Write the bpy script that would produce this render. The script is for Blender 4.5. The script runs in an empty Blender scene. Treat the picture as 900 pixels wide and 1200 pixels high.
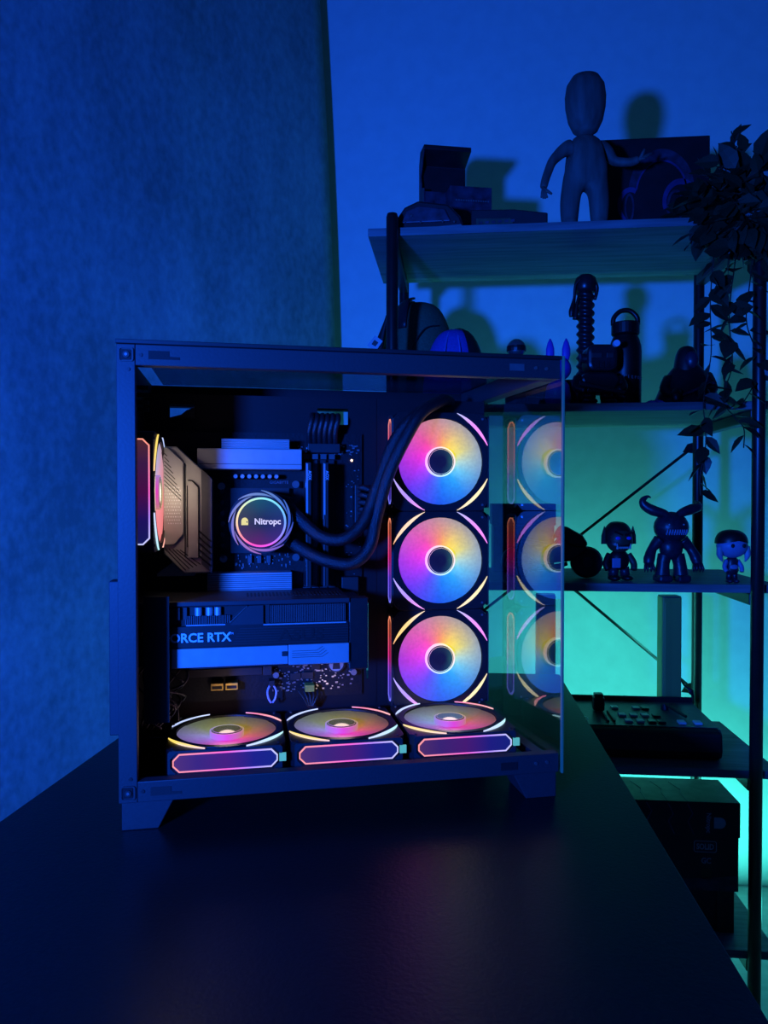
import bpy, bmesh, math, random
from mathutils import Vector, Matrix, Euler
random.seed(7)
scene = bpy.context.scene
COL = scene.collection
R = math.radians
PI = math.pi

# ------------------------------------------------------------------ camera
cam_data = bpy.data.cameras.new('camera')
cam_data.sensor_fit = 'VERTICAL'
cam_data.sensor_height = 36.0
cam_data.lens = 26.1
cam_data.clip_start = 0.02
cam = bpy.data.objects.new('camera', cam_data)
COL.objects.link(cam)
cam.location = (0, 0, 1.03)
cam.rotation_euler = (R(90 - 0.92), 0, R(5.4))
scene.camera = cam

# ------------------------------------------------------------------ world, lights, exposure
w = bpy.data.worlds.new('night_room')
scene.world = w
w.use_nodes = True
w.node_tree.nodes['Background'].inputs[0].default_value = (0.02, 0.10, 0.55, 1)
w.node_tree.nodes['Background'].inputs[1].default_value = 0.075


def light(name, kind, loc, power, color, **kw):
    d = bpy.data.lights.new(name, kind)
    d.energy = power
    d.color = color
    for k, v in kw.items():
        setattr(d, k, v)
    o = bpy.data.objects.new(name, d)
    COL.objects.link(o)
    o.location = loc
    return o


BLUE = (0.007, 0.10, 1.0)
TEAL = (0.07, 1.0, 0.86)
blue_lamp = light('blue_desk_lamp_light', 'AREA', (-0.50, -0.26, 1.06), 48, BLUE, shape='DISK', size=0.11)
blue_lamp.rotation_euler = (Vector((-0.05, 2.05, 0.75)) - Vector((-0.50, -0.26, 1.06))).to_track_quat('-Z', 'Y').to_euler()
teal_lamp = light('teal_floor_light', 'AREA', (0.52, 1.83, 0.03), 4.6, TEAL, shape='RECTANGLE', size=0.8, size_y=0.12)
teal_lamp.rotation_euler = (R(180 - 8), 0, 0)

vs = scene.view_settings
vs.view_transform = 'Standard'
vs.look = 'None'
vs.exposure = 0.0
vs.gamma = 1.0
vs.use_curve_mapping = False


# ------------------------------------------------------------------ materials
def lin(c):
    return tuple((v / 12.92 if v <= 0.04045 else ((v + 0.055) / 1.055) ** 2.4) for v in c)


MATS = {}


def mat(name, color, rough=0.5, metal=0.0, var=0.25, scale=40, bump=0.0, emit=None, estr=0.0, spec=0.5, alpha=None, stretch=None):
    """principled surface whose colour wanders a little with a procedural noise"""
    if name in MATS:
        return MATS[name]
    m = bpy.data.materials.new(name)
    m.use_nodes = True
    nt = m.node_tree
    b = nt.nodes['Principled BSDF']
    b.inputs['Roughness'].default_value = rough
    b.inputs['Metallic'].default_value = metal
    b.inputs['Specular IOR Level'].default_value = spec
    tc = nt.nodes.new('ShaderNodeTexCoord')
    no = nt.nodes.new('ShaderNodeTexNoise')
    no.inputs['Scale'].default_value = scale
    no.inputs['Detail'].default_value = 4
    if stretch:
        mp = nt.nodes.new('ShaderNodeMapping')
        mp.inputs['Scale'].default_value = stretch
        nt.links.new(tc.outputs['Object'], mp.inputs['Vector'])
        nt.links.new(mp.outputs[0], no.inputs['Vector'])
    else:
        nt.links.new(tc.outputs['Object'], no.inputs['Vector'])
    rp = nt.nodes.new('ShaderNodeValToRGB')
    rp.color_ramp.elements[0].position = 0.3
    rp.color_ramp.elements[1].position = 0.7
    rp.color_ramp.elements[0].color = tuple(max(0, c * (1 - var)) for c in color) + (1,)
    rp.color_ramp.elements[1].color = tuple(min(1, c * (1 + var)) for c in color) + (1,)
    nt.links.new(no.outputs[0], rp.inputs[0])
    nt.links.new(rp.outputs[0], b.inputs['Base Color'])
    if bump:
        bp = nt.nodes.new('ShaderNodeBump')
        bp.inputs['Strength'].default_value = bump
        bp.inputs['Distance'].default_value = 0.002
        nt.links.new(no.outputs[0], bp.inputs['Height'])
        nt.links.new(bp.outputs[0], b.inputs['Normal'])
    if emit:
        b.inputs['Emission Color'].default_value = tuple(emit) + (1,)
        b.inputs['Emission Strength'].default_value = estr
    MATS[name] = m
    return m


def glass_mat(name, tint, ior=1.9):
    m = bpy.data.materials.new(name)
    m.use_nodes = True
    nt = m.node_tree
    nt.nodes.clear()
    out = nt.nodes.new('ShaderNodeOutputMaterial')
    tr = nt.nodes.new('ShaderNodeBsdfTransparent')
    tr.inputs[0].default_value = tuple(tint) + (1,)
    gl = nt.nodes.new('ShaderNodeBsdfGlossy')
    gl.inputs['Roughness'].default_value = 0.02
    gl.inputs['Color'].default_value = (1, 1, 1, 1)
    ge = nt.nodes.new('ShaderNodeNewGeometry')
    io = nt.nodes.new('ShaderNodeMapRange')          # the index of refraction inverts on the pane's inner faces
    io.inputs[3].default_value = ior
    io.inputs[4].default_value = 1 / ior
    nt.links.new(ge.outputs['Backfacing'], io.inputs[0])
    fr = nt.nodes.new('ShaderNodeFresnel')
    nt.links.new(io.outputs[0], fr.inputs[0])
    mx = nt.nodes.new('ShaderNodeMixShader')
    nt.links.new(fr.outputs[0], mx.inputs[0])
    nt.links.new(tr.outputs[0], mx.inputs[1])
    nt.links.new(gl.outputs[0], mx.inputs[2])
    nt.links.new(mx.outputs[0], out.inputs[0])
    MATS[name] = m
    return m


def ramp(nt, stops):
    rp = nt.nodes.new('ShaderNodeValToRGB')
    cr = rp.color_ramp
    stops = sorted(stops)
    while len(cr.elements) < len(stops):
        cr.elements.new(0.5)
    for e, (p, c) in zip(cr.elements, stops):
        e.position = p
        e.color = lin(c) + (1,)
    return rp


def polar_mat(name, inner, outer, r0, r1, strength, base=(0.035, 0.035, 0.035), rough=0.5, grain=0.0, turn=0.0):
    """LED-lit diffuser: the colour runs round the hub; stops are (degrees, sRGB colour)"""
    m = bpy.data.materials.new(name)
    m.use_nodes = True
    nt = m.node_tree
    b = nt.nodes['Principled BSDF']
    b.inputs['Base Color'].default_value = base + (1,)
    b.inputs['Roughness'].default_value = rough
    tc = nt.nodes.new('ShaderNodeTexCoord')
    sp = nt.nodes.new('ShaderNodeSeparateXYZ')
    nt.links.new(tc.outputs['Object'], sp.inputs[0])
    at = nt.nodes.new('ShaderNodeMath')
    at.operation = 'ARCTAN2'
    nt.links.new(sp.outputs[1], at.inputs[0])
    nt.links.new(sp.outputs[0], at.inputs[1])
    fr = nt.nodes.new('ShaderNodeMath')
    fr.operation = 'MULTIPLY_ADD'
    fr.inputs[1].default_value = 1 / (2 * PI)
    fr.inputs[2].default_value = 1.0 - turn / 360.0
    nt.links.new(at.outputs[0], fr.inputs[0])
    fc = nt.nodes.new('ShaderNodeMath')
    fc.operation = 'FRACT'
    nt.links.new(fr.outputs[0], fc.inputs[0])

    def wrap(st):
        st = sorted((d % 360 / 360.0, c) for d, c in st)
        lo, hi = st[0], st[-1]
        gap = lo[0] + 1 - hi[0]
        f = (1 - hi[0]) / gap
        c0 = tuple(a * (1 - f) + b_ * f for a, b_ in zip(hi[1], lo[1]))
        return [(0.0, c0)] + [s for s in st if 0.0 < s[0] < 1.0] + [(1.0, c0)]
    ri = ramp(nt, wrap(inner))
    ro = ramp(nt, wrap(outer))
    nt.links.new(fc.outputs[0], ri.inputs[0])
    nt.links.new(fc.outputs[0], ro.inputs[0])
    xy = nt.nodes.new('ShaderNodeCombineXYZ')
    nt.links.new(sp.outputs[0], xy.inputs[0])
    nt.links.new(sp.outputs[1], xy.inputs[1])
    ln = nt.nodes.new('ShaderNodeVectorMath')
    ln.operation = 'LENGTH'
    nt.links.new(xy.outputs[0], ln.inputs[0])
    mr = nt.nodes.new('ShaderNodeMapRange')
    mr.inputs[1].default_value = r0
    mr.inputs[2].default_value = r1
    nt.links.new(ln.outputs['Value'], mr.inputs[0])
    mx = nt.nodes.new('ShaderNodeMixRGB')
    nt.links.new(mr.outputs[0], mx.inputs[0])
    nt.links.new(ri.outputs[0], mx.inputs[1])
    nt.links.new(ro.outputs[0], mx.inputs[2])
    nt.links.new(mx.outputs[0], b.inputs['Emission Color'])
    b.inputs['Emission Strength'].default_value = strength
    if grain:
        no = nt.nodes.new('ShaderNodeTexNoise')
        no.inputs['Scale'].default_value = 260
        nt.links.new(tc.outputs['Object'], no.inputs['Vector'])
        m2 = nt.nodes.new('ShaderNodeMapRange')
        m2.inputs[3].default_value = strength * (1 - grain)
        m2.inputs[4].default_value = strength * (1 + grain)
        nt.links.new(no.outputs[0], m2.inputs[0])
        nt.links.new(m2.outputs[0], b.inputs['Emission Strength'])
    MATS[name] = m
    return m


def axis_mat(name, stops, lo, hi, axis, strength, base=(0.03, 0.03, 0.05), rough=0.2):
    """LED strip whose colour runs along one object axis"""
    m = bpy.data.materials.new(name)
    m.use_nodes = True
    nt = m.node_tree
    b = nt.nodes['Principled BSDF']
    b.inputs['Base Color'].default_value = base + (1,)
    b.inputs['Roughness'].default_value = rough
    tc = nt.nodes.new('ShaderNodeTexCoord')
    sp = nt.nodes.new('ShaderNodeSeparateXYZ')
    nt.links.new(tc.outputs['Object'], sp.inputs[0])
    mr = nt.nodes.new('ShaderNodeMapRange')
    mr.inputs[1].default_value = lo
    mr.inputs[2].default_value = hi
    nt.links.new(sp.outputs[axis], mr.inputs[0])
    rp = ramp(nt, stops)
    nt.links.new(mr.outputs[0], rp.inputs[0])
    nt.links.new(rp.outputs[0], b.inputs['Emission Color'])
    b.inputs['Emission Strength'].default_value = strength
    MATS[name] = m
    return m


# ------------------------------------------------------------------ mesh helpers
OFFS = {}


class MB:
    def __init__(self):
        self.bm = bmesh.new()

    def face(self, vs_):
        try:
            self.bm.faces.new(vs_)
        except ValueError:
            pass

    def box(self, x0, y0, z0, x1, y1, z1, M=None):
        co = [(x, y, z) for z in (z0, z1) for y in (y0, y1) for x in (x0, x1)]
        if M is not None:
            co = [M @ Vector(c) for c in co]
        v = [self.bm.verts.new(c) for c in co]
        for f in ((0, 2, 3, 1), (4, 5, 7, 6), (0, 1, 5, 4), (2, 6, 7, 3), (0, 4, 6, 2), (1, 3, 7, 5)):
            self.face([v[i] for i in f])
        return self

    def prism(self, pts, axis, a, b, M=None):
        def co(p, t):
            c = {'x': (t, p[0], p[1]), 'y': (p[0], t, p[1]), 'z': (p[0], p[1], t)}[axis]
            return M @ Vector(c) if M is not None else c
        A = [self.bm.verts.new(co(p, a)) for p in pts]
        B = [self.bm.verts.new(co(p, b)) for p in pts]
        n = len(pts)
        self.face(A)
        self.face(B[::-1])
        for i in range(n):
            j = (i + 1) % n
            self.face([A[i], B[i], B[j], A[j]])
        return self

    def ringprism(self, outer, inner, axis, a, b):
        """a frame between two outlines with the same number of points"""
        def co(p, t):
            return {'x': (t, p[0], p[1]), 'y': (p[0], t, p[1]), 'z': (p[0], p[1], t)}[axis]
        n = len(outer)
        L = [[self.bm.verts.new(co(p, t)) for p in q] for q in (outer, inner) for t in (a, b)]
        oa, ob, ia, ib = L
        for i in range(n):
            j = (i + 1) % n
            self.face([oa[i], oa[j], ob[j], ob[i]])
            self.face([ia[i], ib[i], ib[j], ia[j]])
            self.face([oa[i], ia[i], ia[j], oa[j]])
            self.face([ob[i], ob[j], ib[j], ib[i]])
        return self

    def tube(self, pts, r, n=8, smooth=0, caps=True):
        pts = [Vector(p) for p in pts]
        rr = list(r) if isinstance(r, (list, tuple)) else [r] * len(pts)
        if smooth:
            q, qr = [], []
            for i in range(len(pts) - 1):
                p0, p1, p2, p3 = pts[max(i - 1, 0)], pts[i], pts[i + 1], pts[min(i + 2, len(pts) - 1)]
                for k in range(smooth):
                    t = k / smooth
                    q.append(0.5 * ((2 * p1) + (p2 - p0) * t + (2 * p0 - 5 * p1 + 4 * p2 - p3) * t * t + (3 * p1 - p0 - 3 * p2 + p3) * t ** 3))
                    qr.append(rr[i] * (1 - t) + rr[i + 1] * t)
            q.append(pts[-1])
            qr.append(rr[-1])
            pts, rr = q, qr
        up = Vector((0, 0, 1))
        d0 = (pts[1] - pts[0]).normalized()
        if abs(d0.dot(up)) > 0.95:
            up = Vector((1, 0, 0))
        s = d0.cross(up).normalized()
        rings = []
        for i, p in enumerate(pts):
            d = (pts[min(i + 1, len(pts) - 1)] - pts[max(i - 1, 0)]).normalized()
            s = (s - d * s.dot(d))
            s = s.normalized() if s.length > 1e-6 else d.orthogonal().normalized()
            t = d.cross(s)
            rings.append([self.bm.verts.new(p + (s * math.cos(2 * PI * k / n) + t * math.sin(2 * PI * k / n)) * rr[i]) for k in range(n)])
        for a, b in zip(rings, rings[1:]):
            for k in range(n):
                self.face([a[k], a[(k + 1) % n], b[(k + 1) % n], b[k]])
        if caps:
            self.face(rings[0][::-1])
            self.face(rings[-1])
        return self

    def cyl(self, p0, p1, r0, r1=None, n=20):
        return self.tube([p0, p1], [r0, r0 if r1 is None else r1], n)

    def lathe(self, prof, c=(0, 0, 0), n=28, axis='z', sx=1.0, sy=1.0):
        rings = []
        for r, z in prof:
            ring = []
            for k in range(n):
                a = 2 * PI * k / n
                x, y = r * math.cos(a) * sx, r * math.sin(a) * sy
                p = {'z': (x, y, z), 'y': (x, z, y), 'x': (z, x, y)}[axis]
                ring.append(self.bm.verts.new(Vector(p) + Vector(c)))
            rings.append(ring)
        for a, b in zip(rings, rings[1:]):
            for k in range(n):
                self.face([a[k], a[(k + 1) % n], b[(k + 1) % n], b[k]])
        self.face(rings[0][::-1])
        self.face(rings[-1])
        return self

    def ball(self, c, rx, ry=None, rz=None, n=16, m=10, M=None):
        ry = rx if ry is None else ry
        rz = rx if rz is None else rz
        prev = None
        c = Vector(c)
        def P(a, b):
            v = Vector((rx * math.cos(a) * math.sin(b), ry * math.sin(a) * math.sin(b), rz * math.cos(b)))
            return (M @ v if M is not None else v) + c
        top = self.bm.verts.new(P(0, 0))
        for j in range(1, m):
            ring = [self.bm.verts.new(P(2 * PI * k / n, PI * j / m)) for k in range(n)]
            for k in range(n):
                k2 = (k + 1) % n
                self.face([top, ring[k], ring[k2]] if prev is None else [prev[k], ring[k], ring[k2], prev[k2]])
            prev = ring
        bot = self.bm.verts.new(P(0, PI))
        for k in range(n):
            self.face([prev[k], bot, prev[(k + 1) % n]])
        return self

    def grid(self, fn, nu, nv):
        g = [[self.bm.verts.new(fn(i / nu, j / nv)) for j in range(nv + 1)] for i in range(nu + 1)]
        for i in range(nu):
            for j in range(nv):
                self.face([g[i][j], g[i + 1][j], g[i + 1][j + 1], g[i][j + 1]])
        return self

    def build(self, name, material, parent=None, bevel=0.0, smooth=False, solid=0.0, subsurf=0):
        bmesh.ops.recalc_face_normals(self.bm, faces=self.bm.faces)
        off = OFFS.get(parent.name) if parent else None
        if off is not None:
            bmesh.ops.translate(self.bm, verts=self.bm.verts, vec=-Vector(off))
        me = bpy.data.meshes.new(name)
        self.bm.to_mesh(me)
        self.bm.free()
        me.materials.append(MATS[material] if isinstance(material, str) else material)
        o = bpy.data.objects.new(name, me)
        COL.objects.link(o)
        if parent:
            o.parent = parent
            if off is not None:
                OFFS[o.name] = off
        if smooth:
            for p in me.polygons:
                p.use_smooth = True
        if solid:
            md = o.modifiers.new('thickness', 'SOLIDIFY')
            md.thickness = solid
        if bevel:
            md = o.modifiers.new('edges', 'BEVEL')
            md.width = bevel
            md.segments = 2
            md.limit_method = 'ANGLE'
        if subsurf:
            md = o.modifiers.new('round', 'SUBSURF')
            md.levels = md.render_levels = subsurf
        return o


def tag(o, label=None, cat=None, group=None, kind=None):
    for k, v in (('label', label), ('category', cat), ('group', group), ('kind', kind)):
        if v:
            o[k] = v
    return o


def thing(name, label, cat, loc=(0, 0, 0), rz=0.0, group=None, off=None):
    o = bpy.data.objects.new(name, None)
    o.empty_display_size = 0.02
    COL.objects.link(o)
    o.location = loc
    o.rotation_euler = (0, 0, rz)
    tag(o, label, cat, group)
    if off is not None:
        OFFS[o.name] = off
    return o


def struct(o):
    o['kind'] = 'structure'
    return o


def text(name, body, size, material, parent, loc, rot, depth=0.0004, thick=0.0, sx=1.0, align='LEFT'):
    cu = bpy.data.curves.new(name, 'FONT')
    cu.body = body
    cu.size = size
    cu.extrude = depth
    cu.offset = thick
    cu.align_x = align
    cu.resolution_u = 3
    t = bpy.data.objects.new(name + '_curve', cu)
    COL.objects.link(t)
    dg = bpy.context.evaluated_depsgraph_get()
    me = bpy.data.meshes.new_from_object(t.evaluated_get(dg))
    bpy.data.objects.remove(t)
    M = Matrix.Translation(loc) @ Euler(rot).to_matrix().to_4x4() @ Matrix.Diagonal((sx, 1, 1, 1))
    off = OFFS.get(parent.name)
    if off is not None:
        M = Matrix.Translation(-Vector(off)) @ M
    me.transform(M)
    me.materials.clear()
    me.materials.append(MATS[material])
    o = bpy.data.objects.new(name, me)
    COL.objects.link(o)
    o.parent = parent
    return o


def skin(name, verts, edges, radii, material, parent, sub=2):
    me = bpy.data.meshes.new(name)
    off = OFFS.get(parent.name)
    vs_ = [Vector(v) - Vector(off) if off is not None else Vector(v) for v in verts]
    me.from_pydata(vs_, edges, [])
    o = bpy.data.objects.new(name, me)
    COL.objects.link(o)
    o.parent = parent
    md = o.modifiers.new('skin', 'SKIN')
    md.use_smooth_shade = True
    layer = me.skin_vertices[0].data if me.skin_vertices else None
    if layer is None:
        bpy.context.view_layer.objects.active = o
        bpy.ops.mesh.customdata_skin_add()
        layer = me.skin_vertices[0].data
    for i, r in enumerate(radii):
        layer[i].radius = (r, r) if not isinstance(r, tuple) else r
        layer[i].use_root = (i == 0)
    s = o.modifiers.new('round', 'SUBSURF')
    s.levels = s.render_levels = sub
    me.materials.append(MATS[material])
    return o


# ------------------------------------------------------------------ palette
mat('wall_paint', (0.78, 0.78, 0.78), 0.85, var=0.04, scale=25, bump=0.12)
mat('floor_laminate', (0.55, 0.55, 0.53), 0.45, var=0.12, scale=6, stretch=(1, 8, 1))
mat('desk_black', (0.0045, 0.0047, 0.0052), 0.33, var=0.25, scale=300, bump=0.12, spec=0.32)
mat('desk_edge', (0.006, 0.006, 0.007), 0.5)
mat('rack_black', (0.008, 0.008, 0.009), 0.35, var=0.2)
mat('case_black', (0.017, 0.0175, 0.021), 0.5, var=0.12, scale=400, bump=0.05, metal=0.0)
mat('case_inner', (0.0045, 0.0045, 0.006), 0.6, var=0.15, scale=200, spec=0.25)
mat('case_lip', (0.006, 0.006, 0.007), 0.5)
mat('screw_steel', (0.35, 0.35, 0.37), 0.3, metal=0.9, var=0.1)
mat('screw_dark', (0.05, 0.05, 0.055), 0.35, metal=0.7, var=0.1)
mat('fan_black', (0.006, 0.006, 0.008), 0.42, var=0.15, scale=200)
mat('hub_black', (0.010, 0.011, 0.018), 0.16, var=0.1)
mat('pcb', (0.004, 0.0045, 0.006), 0.5, var=0.5, scale=350, bump=0.15, spec=0.3)
mat('chip', (0.015, 0.015, 0.017), 0.4)
mat('silver', (0.36, 0.37, 0.37), 0.42, metal=0.35, var=0.06, scale=80)
mat('silver_dark', (0.09, 0.092, 0.10), 0.45, metal=0.35, var=0.08, scale=80)
mat('shroud_grey', (0.36, 0.35, 0.33), 0.5, metal=0.1, var=0.06, scale=60)
mat('groove', (0.01, 0.01, 0.012), 0.6)
mat('tin', (0.55, 0.55, 0.58), 0.3, metal=0.85, var=0.2, scale=500)
mat('connector', (0.010, 0.010, 0.012), 0.5)
mat('gold', (0.55, 0.38, 0.08), 0.35, metal=0.7, var=0.15)
mat('gpu_black', (0.0075, 0.0075, 0.009), 0.42, var=0.15, scale=120)
mat('gpu_grey', (0.022, 0.023, 0.028), 0.42, var=0.1)
mat('print_pale', (0.62, 0.66, 0.70), 0.5, var=0.05)
mat('print_dim', (0.12, 0.13, 0.16), 0.5, var=0.05)
mat('cable_black', (0.012, 0.012, 0.014), 0.38, var=0.5, scale=600, bump=0.5)
mat('sleeve', (0.008, 0.008, 0.010), 0.35, var=0.7, scale=900, bump=0.6)
glass_mat('clear_glass', (0.88, 0.93, 0.95), 1.85)
glass_mat('smoked_glass', (0.68, 0.70, 0.74), 1.40)
mat('glass_edge', (0.10, 0.20, 0.10), 0.3, var=0.05)


def wood_mat(name, a, b_):
    m = mat(name, a, 0.6, var=0.0)
    nt = m.node_tree
    tc = [n for n in nt.nodes if n.type == 'TEX_COORD'][0]
    bs = nt.nodes['Principled BSDF']
    mp = nt.nodes.new('ShaderNodeMapping')
    mp.inputs['Scale'].default_value = (3, 40, 40)
    nz = nt.nodes.new('ShaderNodeTexNoise')
    nz.inputs['Scale'].default_value = 2.2
    nz.inputs['Detail'].default_value = 8
    rp = nt.nodes.new('ShaderNodeValToRGB')
    rp.color_ramp.elements[0].position = 0.35
    rp.color_ramp.elements[1].position = 0.68
    rp.color_ramp.elements[0].color = a + (1,)
    rp.color_ramp.elements[1].color = b_ + (1,)
    nt.links.new(tc.outputs['Object'], mp.inputs['Vector'])
    nt.links.new(mp.outputs[0], nz.inputs['Vector'])
    nt.links.new(nz.outputs[0], rp.inputs[0])
    nt.links.new(rp.outputs[0], bs.inputs['Base Color'])
    return m


wood_mat('shelf_wood', (0.13, 0.13, 0.13), (0.23, 0.23, 0.23))

# backdrop: mottled concrete print
m = mat('concrete_print', (0.2, 0.2, 0.2), 0.85, var=0.0)
nt = m.node_tree
tc = [n for n in nt.nodes if n.type == 'TEX_COORD'][0]
acc = None
for sc_, st, wgt in ((2.2, (1, 1, 0.7), 0.40), (9, (1, 1, 0.30), 0.30), (70, (1, 1, 0.6), 0.30)):
    mp = nt.nodes.new('ShaderNodeMapping')
    mp.inputs['Scale'].default_value = st
    nz = nt.nodes.new('ShaderNodeTexNoise')
    nz.inputs['Scale'].default_value = sc_
    nz.inputs['Detail'].default_value = 6
    nt.links.new(tc.outputs['Object'], mp.inputs['Vector'])
    nt.links.new(mp.outputs[0], nz.inputs['Vector'])
    ma = nt.nodes.new('ShaderNodeMath')
    ma.operation = 'MULTIPLY_ADD'
    ma.inputs[1].default_value = wgt
    ma.inputs[2].default_value = 0
    nt.links.new(nz.outputs[0], ma.inputs[0])
    if acc is not None:
        nt.links.new(acc, ma.inputs[2])
    acc = ma.outputs[0]
rp = nt.nodes.new('ShaderNodeValToRGB')
rp.color_ramp.elements[0].position = 0.38
rp.color_ramp.elements[1].position = 0.62
rp.color_ramp.elements[0].color = (0.17, 0.17, 0.17, 1)
rp.color_ramp.elements[1].color = (0.36, 0.36, 0.36, 1)
nt.links.new(acc, rp.inputs[0])
nt.links.new(rp.outputs[0], nt.nodes['Principled BSDF'].inputs['Base Color'])

# ------------------------------------------------------------------ setting
struct(MB().box(-3.2, -1.6, -0.05, 3.2, 2.05, 0.0).build('floor', 'floor_laminate'))
struct(MB().box(-3.2, 2.05, -0.05, 3.2, 2.15, 2.75).build('wall_back', 'wall_paint'))

# backdrop sheet hung across the corner, left of the desk
BD0, BD1 = Vector((-0.325, 1.975)), Vector((-1.75, 0.55))


def backdrop_pt(u, v):
    z = 0.02 + 2.55 * v
    lean = -0.040 * (z - 1.46) - 0.006 * math.sin(z * 2.6)
    p = BD0.lerp(BD1, u)
    k = 1 - min(u * 3, 1)
    wave = 0.010 * math.sin(u * 17 + 0.6 * z) * min(1, u * 6)
    return (p.x + lean * k + wave * 0.7, p.y + lean * k * 0.15 - wave * 0.7, z)


bd = MB().grid(backdrop_pt, 60, 24).build('photo_backdrop', 'concrete_print', smooth=True, solid=0.004)
tag(bd, 'large grey mottled concrete-print backdrop sheet hanging behind the desk', 'backdrop')

# desk
desk = thing('desk', 'long matt black desk carrying the open computer case', 'desk', (-0.124, 0.5, 0))
OFFS[desk.name] = (-0.124, 0.5, 0)
MB().box(-0.434, -0.45, 0.696, 0.186, 1.335, 0.721).build('desktop', 'desk_black', desk, bevel=0.0004)
for x in (-0.40, 0.10):
    for y in (-0.40, 1.24):
        MB().box(x, y, 0.0, x + 0.05, y + 0.05, 0.696).build('leg', 'rack_black', desk, bevel=0.002)
MB().box(-0.36, 1.255, 0.62, 0.11, 1.28, 0.69).build('cross_rail', 'rack_black', desk)

# ------------------------------------------------------------------ shelving rack
rack = thing('shelving_rack', 'five-tier rack with grey wooden shelves and black tube posts', 'shelf', (0.214, 1.55, 0))
OFFS[rack.name] = (0.214, 1.55, 0)
PX = (-0.116, 0.543)
PY = (1.39, 1.722)
SZ = (0.205, 0.537, 0.876, 1.209, 1.543)
for x in PX:
    for y in PY:
        o = MB().lathe([(0.0112, 0.0), (0.0112, 1.558), (0.0095, 1.564), (0.004, 1.566)], (x, y, 0), 20).build('post', 'rack_black', rack, smooth=False, bevel=0.0)
        for p in o.data.polygons:
            p.use_smooth = len(p.vertices) == 4
for z in SZ:
    MB().box(-0.163, 1.402, z - 0.015, 0.590, 1.710, z).build('shelf_board', 'shelf_wood', rack, bevel=0.0008)
    for x in PX:
        MB().box(x - 0.010, 1.400, z - 0.037, x + 0.010, 1.712, z - 0.0155).build('side_beam', 'rack_black', rack, bevel=0.002)
for a, b_ in (((0.543, 1.734, 1.155), (-0.116, 1.734, 0.625)), ((-0.116, 1.737, 1.155), (0.543, 1.737, 0.598))):
    MB().tube([a, b_], 0.0034, 8).build('cross_brace', 'rack_black', rack)
for x, z in ((0.535, 1.148), (0.535, 0.605), (-0.108, 1.148), (-0.108, 0.630)):
    MB().prism([(x - 0.022, z - 0.010), (x + 0.01, z - 0.014), (x + 0.01, z + 0.014), (x - 0.012, z + 0.008)], 'y', 1.731, 1.7335).build('brace_bracket', 'rack_black', rack)

# ------------------------------------------------------------------ computer case (its own frame: x along the open side, y into depth, z up)
CA = R(16.26)
CO = Vector((-0.3093, 0.6578, 0.748))
CM = Matrix.Translation(CO) @ Matrix.Rotation(CA, 4, 'Z')


def cw(p):
    return CM @ Vector(p)


def cthing(name, label, cat, base, group=None):
    return thing(name, label, cat, cw(base), CA, group, off=base)


L, D, H = 0.4456, 0.27, 0.430
case = cthing('computer_case', 'black open-sided computer case with a clear front glass on the desk', 'computer case', (L / 2, D / 2, -0.027))
K = 'case_black'
# frame rails
MB().box(0, 0, 0, 0.0168, 0.012, H - 0.004).build('corner_post', K, case, bevel=0.0008)
MB().box(0.0169, 0, H - 0.0235, 0.4352, 0.012, H - 0.004).build('top_rail', K, case, bevel=0.0008)
MB().box(0.0169, 0, 0, 0.4352, 0.012, 0.0195).build('bottom_rail', K, case, bevel=0.0008)
MB().box(-0.0005, -0.002, H - 0.0038, 0.4365, 0.014, H).build('top_lip', 'case_lip', case, bevel=0.0005)
MB().box(0.002, D - 0.016, H - 0.030, 0.4208, D, H - 0.004).build('top_rail', 'case_inner', case)
MB().box(0.002, D - 0.016, 0, 0.4208, D, 0.0195).build('bottom_rail', 'case_inner', case)
MB().prism([(0.4190, 0.0125), (0.4352, 0.0125), (0.4216, D - 0.0165), (0.4055, D - 0.0165)], 'z', H - 0.024, H - 0.004).build('front_top_rail', K, case, bevel=0.0008)
MB().prism([(0.4225, 0.0125), (0.4352, 0.0125), (0.4216, D - 0.0165), (0.4100, D - 0.0165)], 'z', 0.0, 0.010).build('front_bottom_rail', K, case, bevel=0.0008)
MB().box(0.4060, 0.240, 0.0105, 0.4215, 0.2535, H - 0.0245).build('front_inner_post', 'case_inner', case)
MB().box(0.0005, 0.0125, 0.002, 0.0025, D - 0.0165, H - 0.004).build('rear_panel', 'case_inner', case)
MB().box(0.003, 0.0125, 0.001, 0.4095, D - 0.0165, 0.004).build('bottom_panel', 'case_inner', case)
MB().box(-0.011, 0.020, 0.058, 0.0, 0.042, 0.205).build('slot_bracket', K, case, bevel=0.001)
for k in range(7):
    MB().cyl((-0.0115, 0.031, 0.070 + 0.02 * k), (-0.0105, 0.031, 0.070 + 0.02 * k), 0.0022, n=10).build('screw', 'screw_dark', case)
# glass panes
GM = Matrix.Translation((0.4382, 0, 0)) @ Matrix.Rotation(R(3.4), 4, 'Z')
g = MB().box(0.0, 0.0, 0.000, 0.0004, D - 0.002, H - 0.0005, GM).build('front_glass', 'clear_glass', case)
MB().box(0.4364, -0.0045, 0.000, 0.4384, -0.0002, H - 0.0005).build('glass_edge', 'glass_edge', case, bevel=0.0003)
MB().box(0.0165, 0.016, H - 0.0035, 0.4200, D - 0.0165, H - 0.0030).build('top_glass', 'smoked_glass', case)

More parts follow.
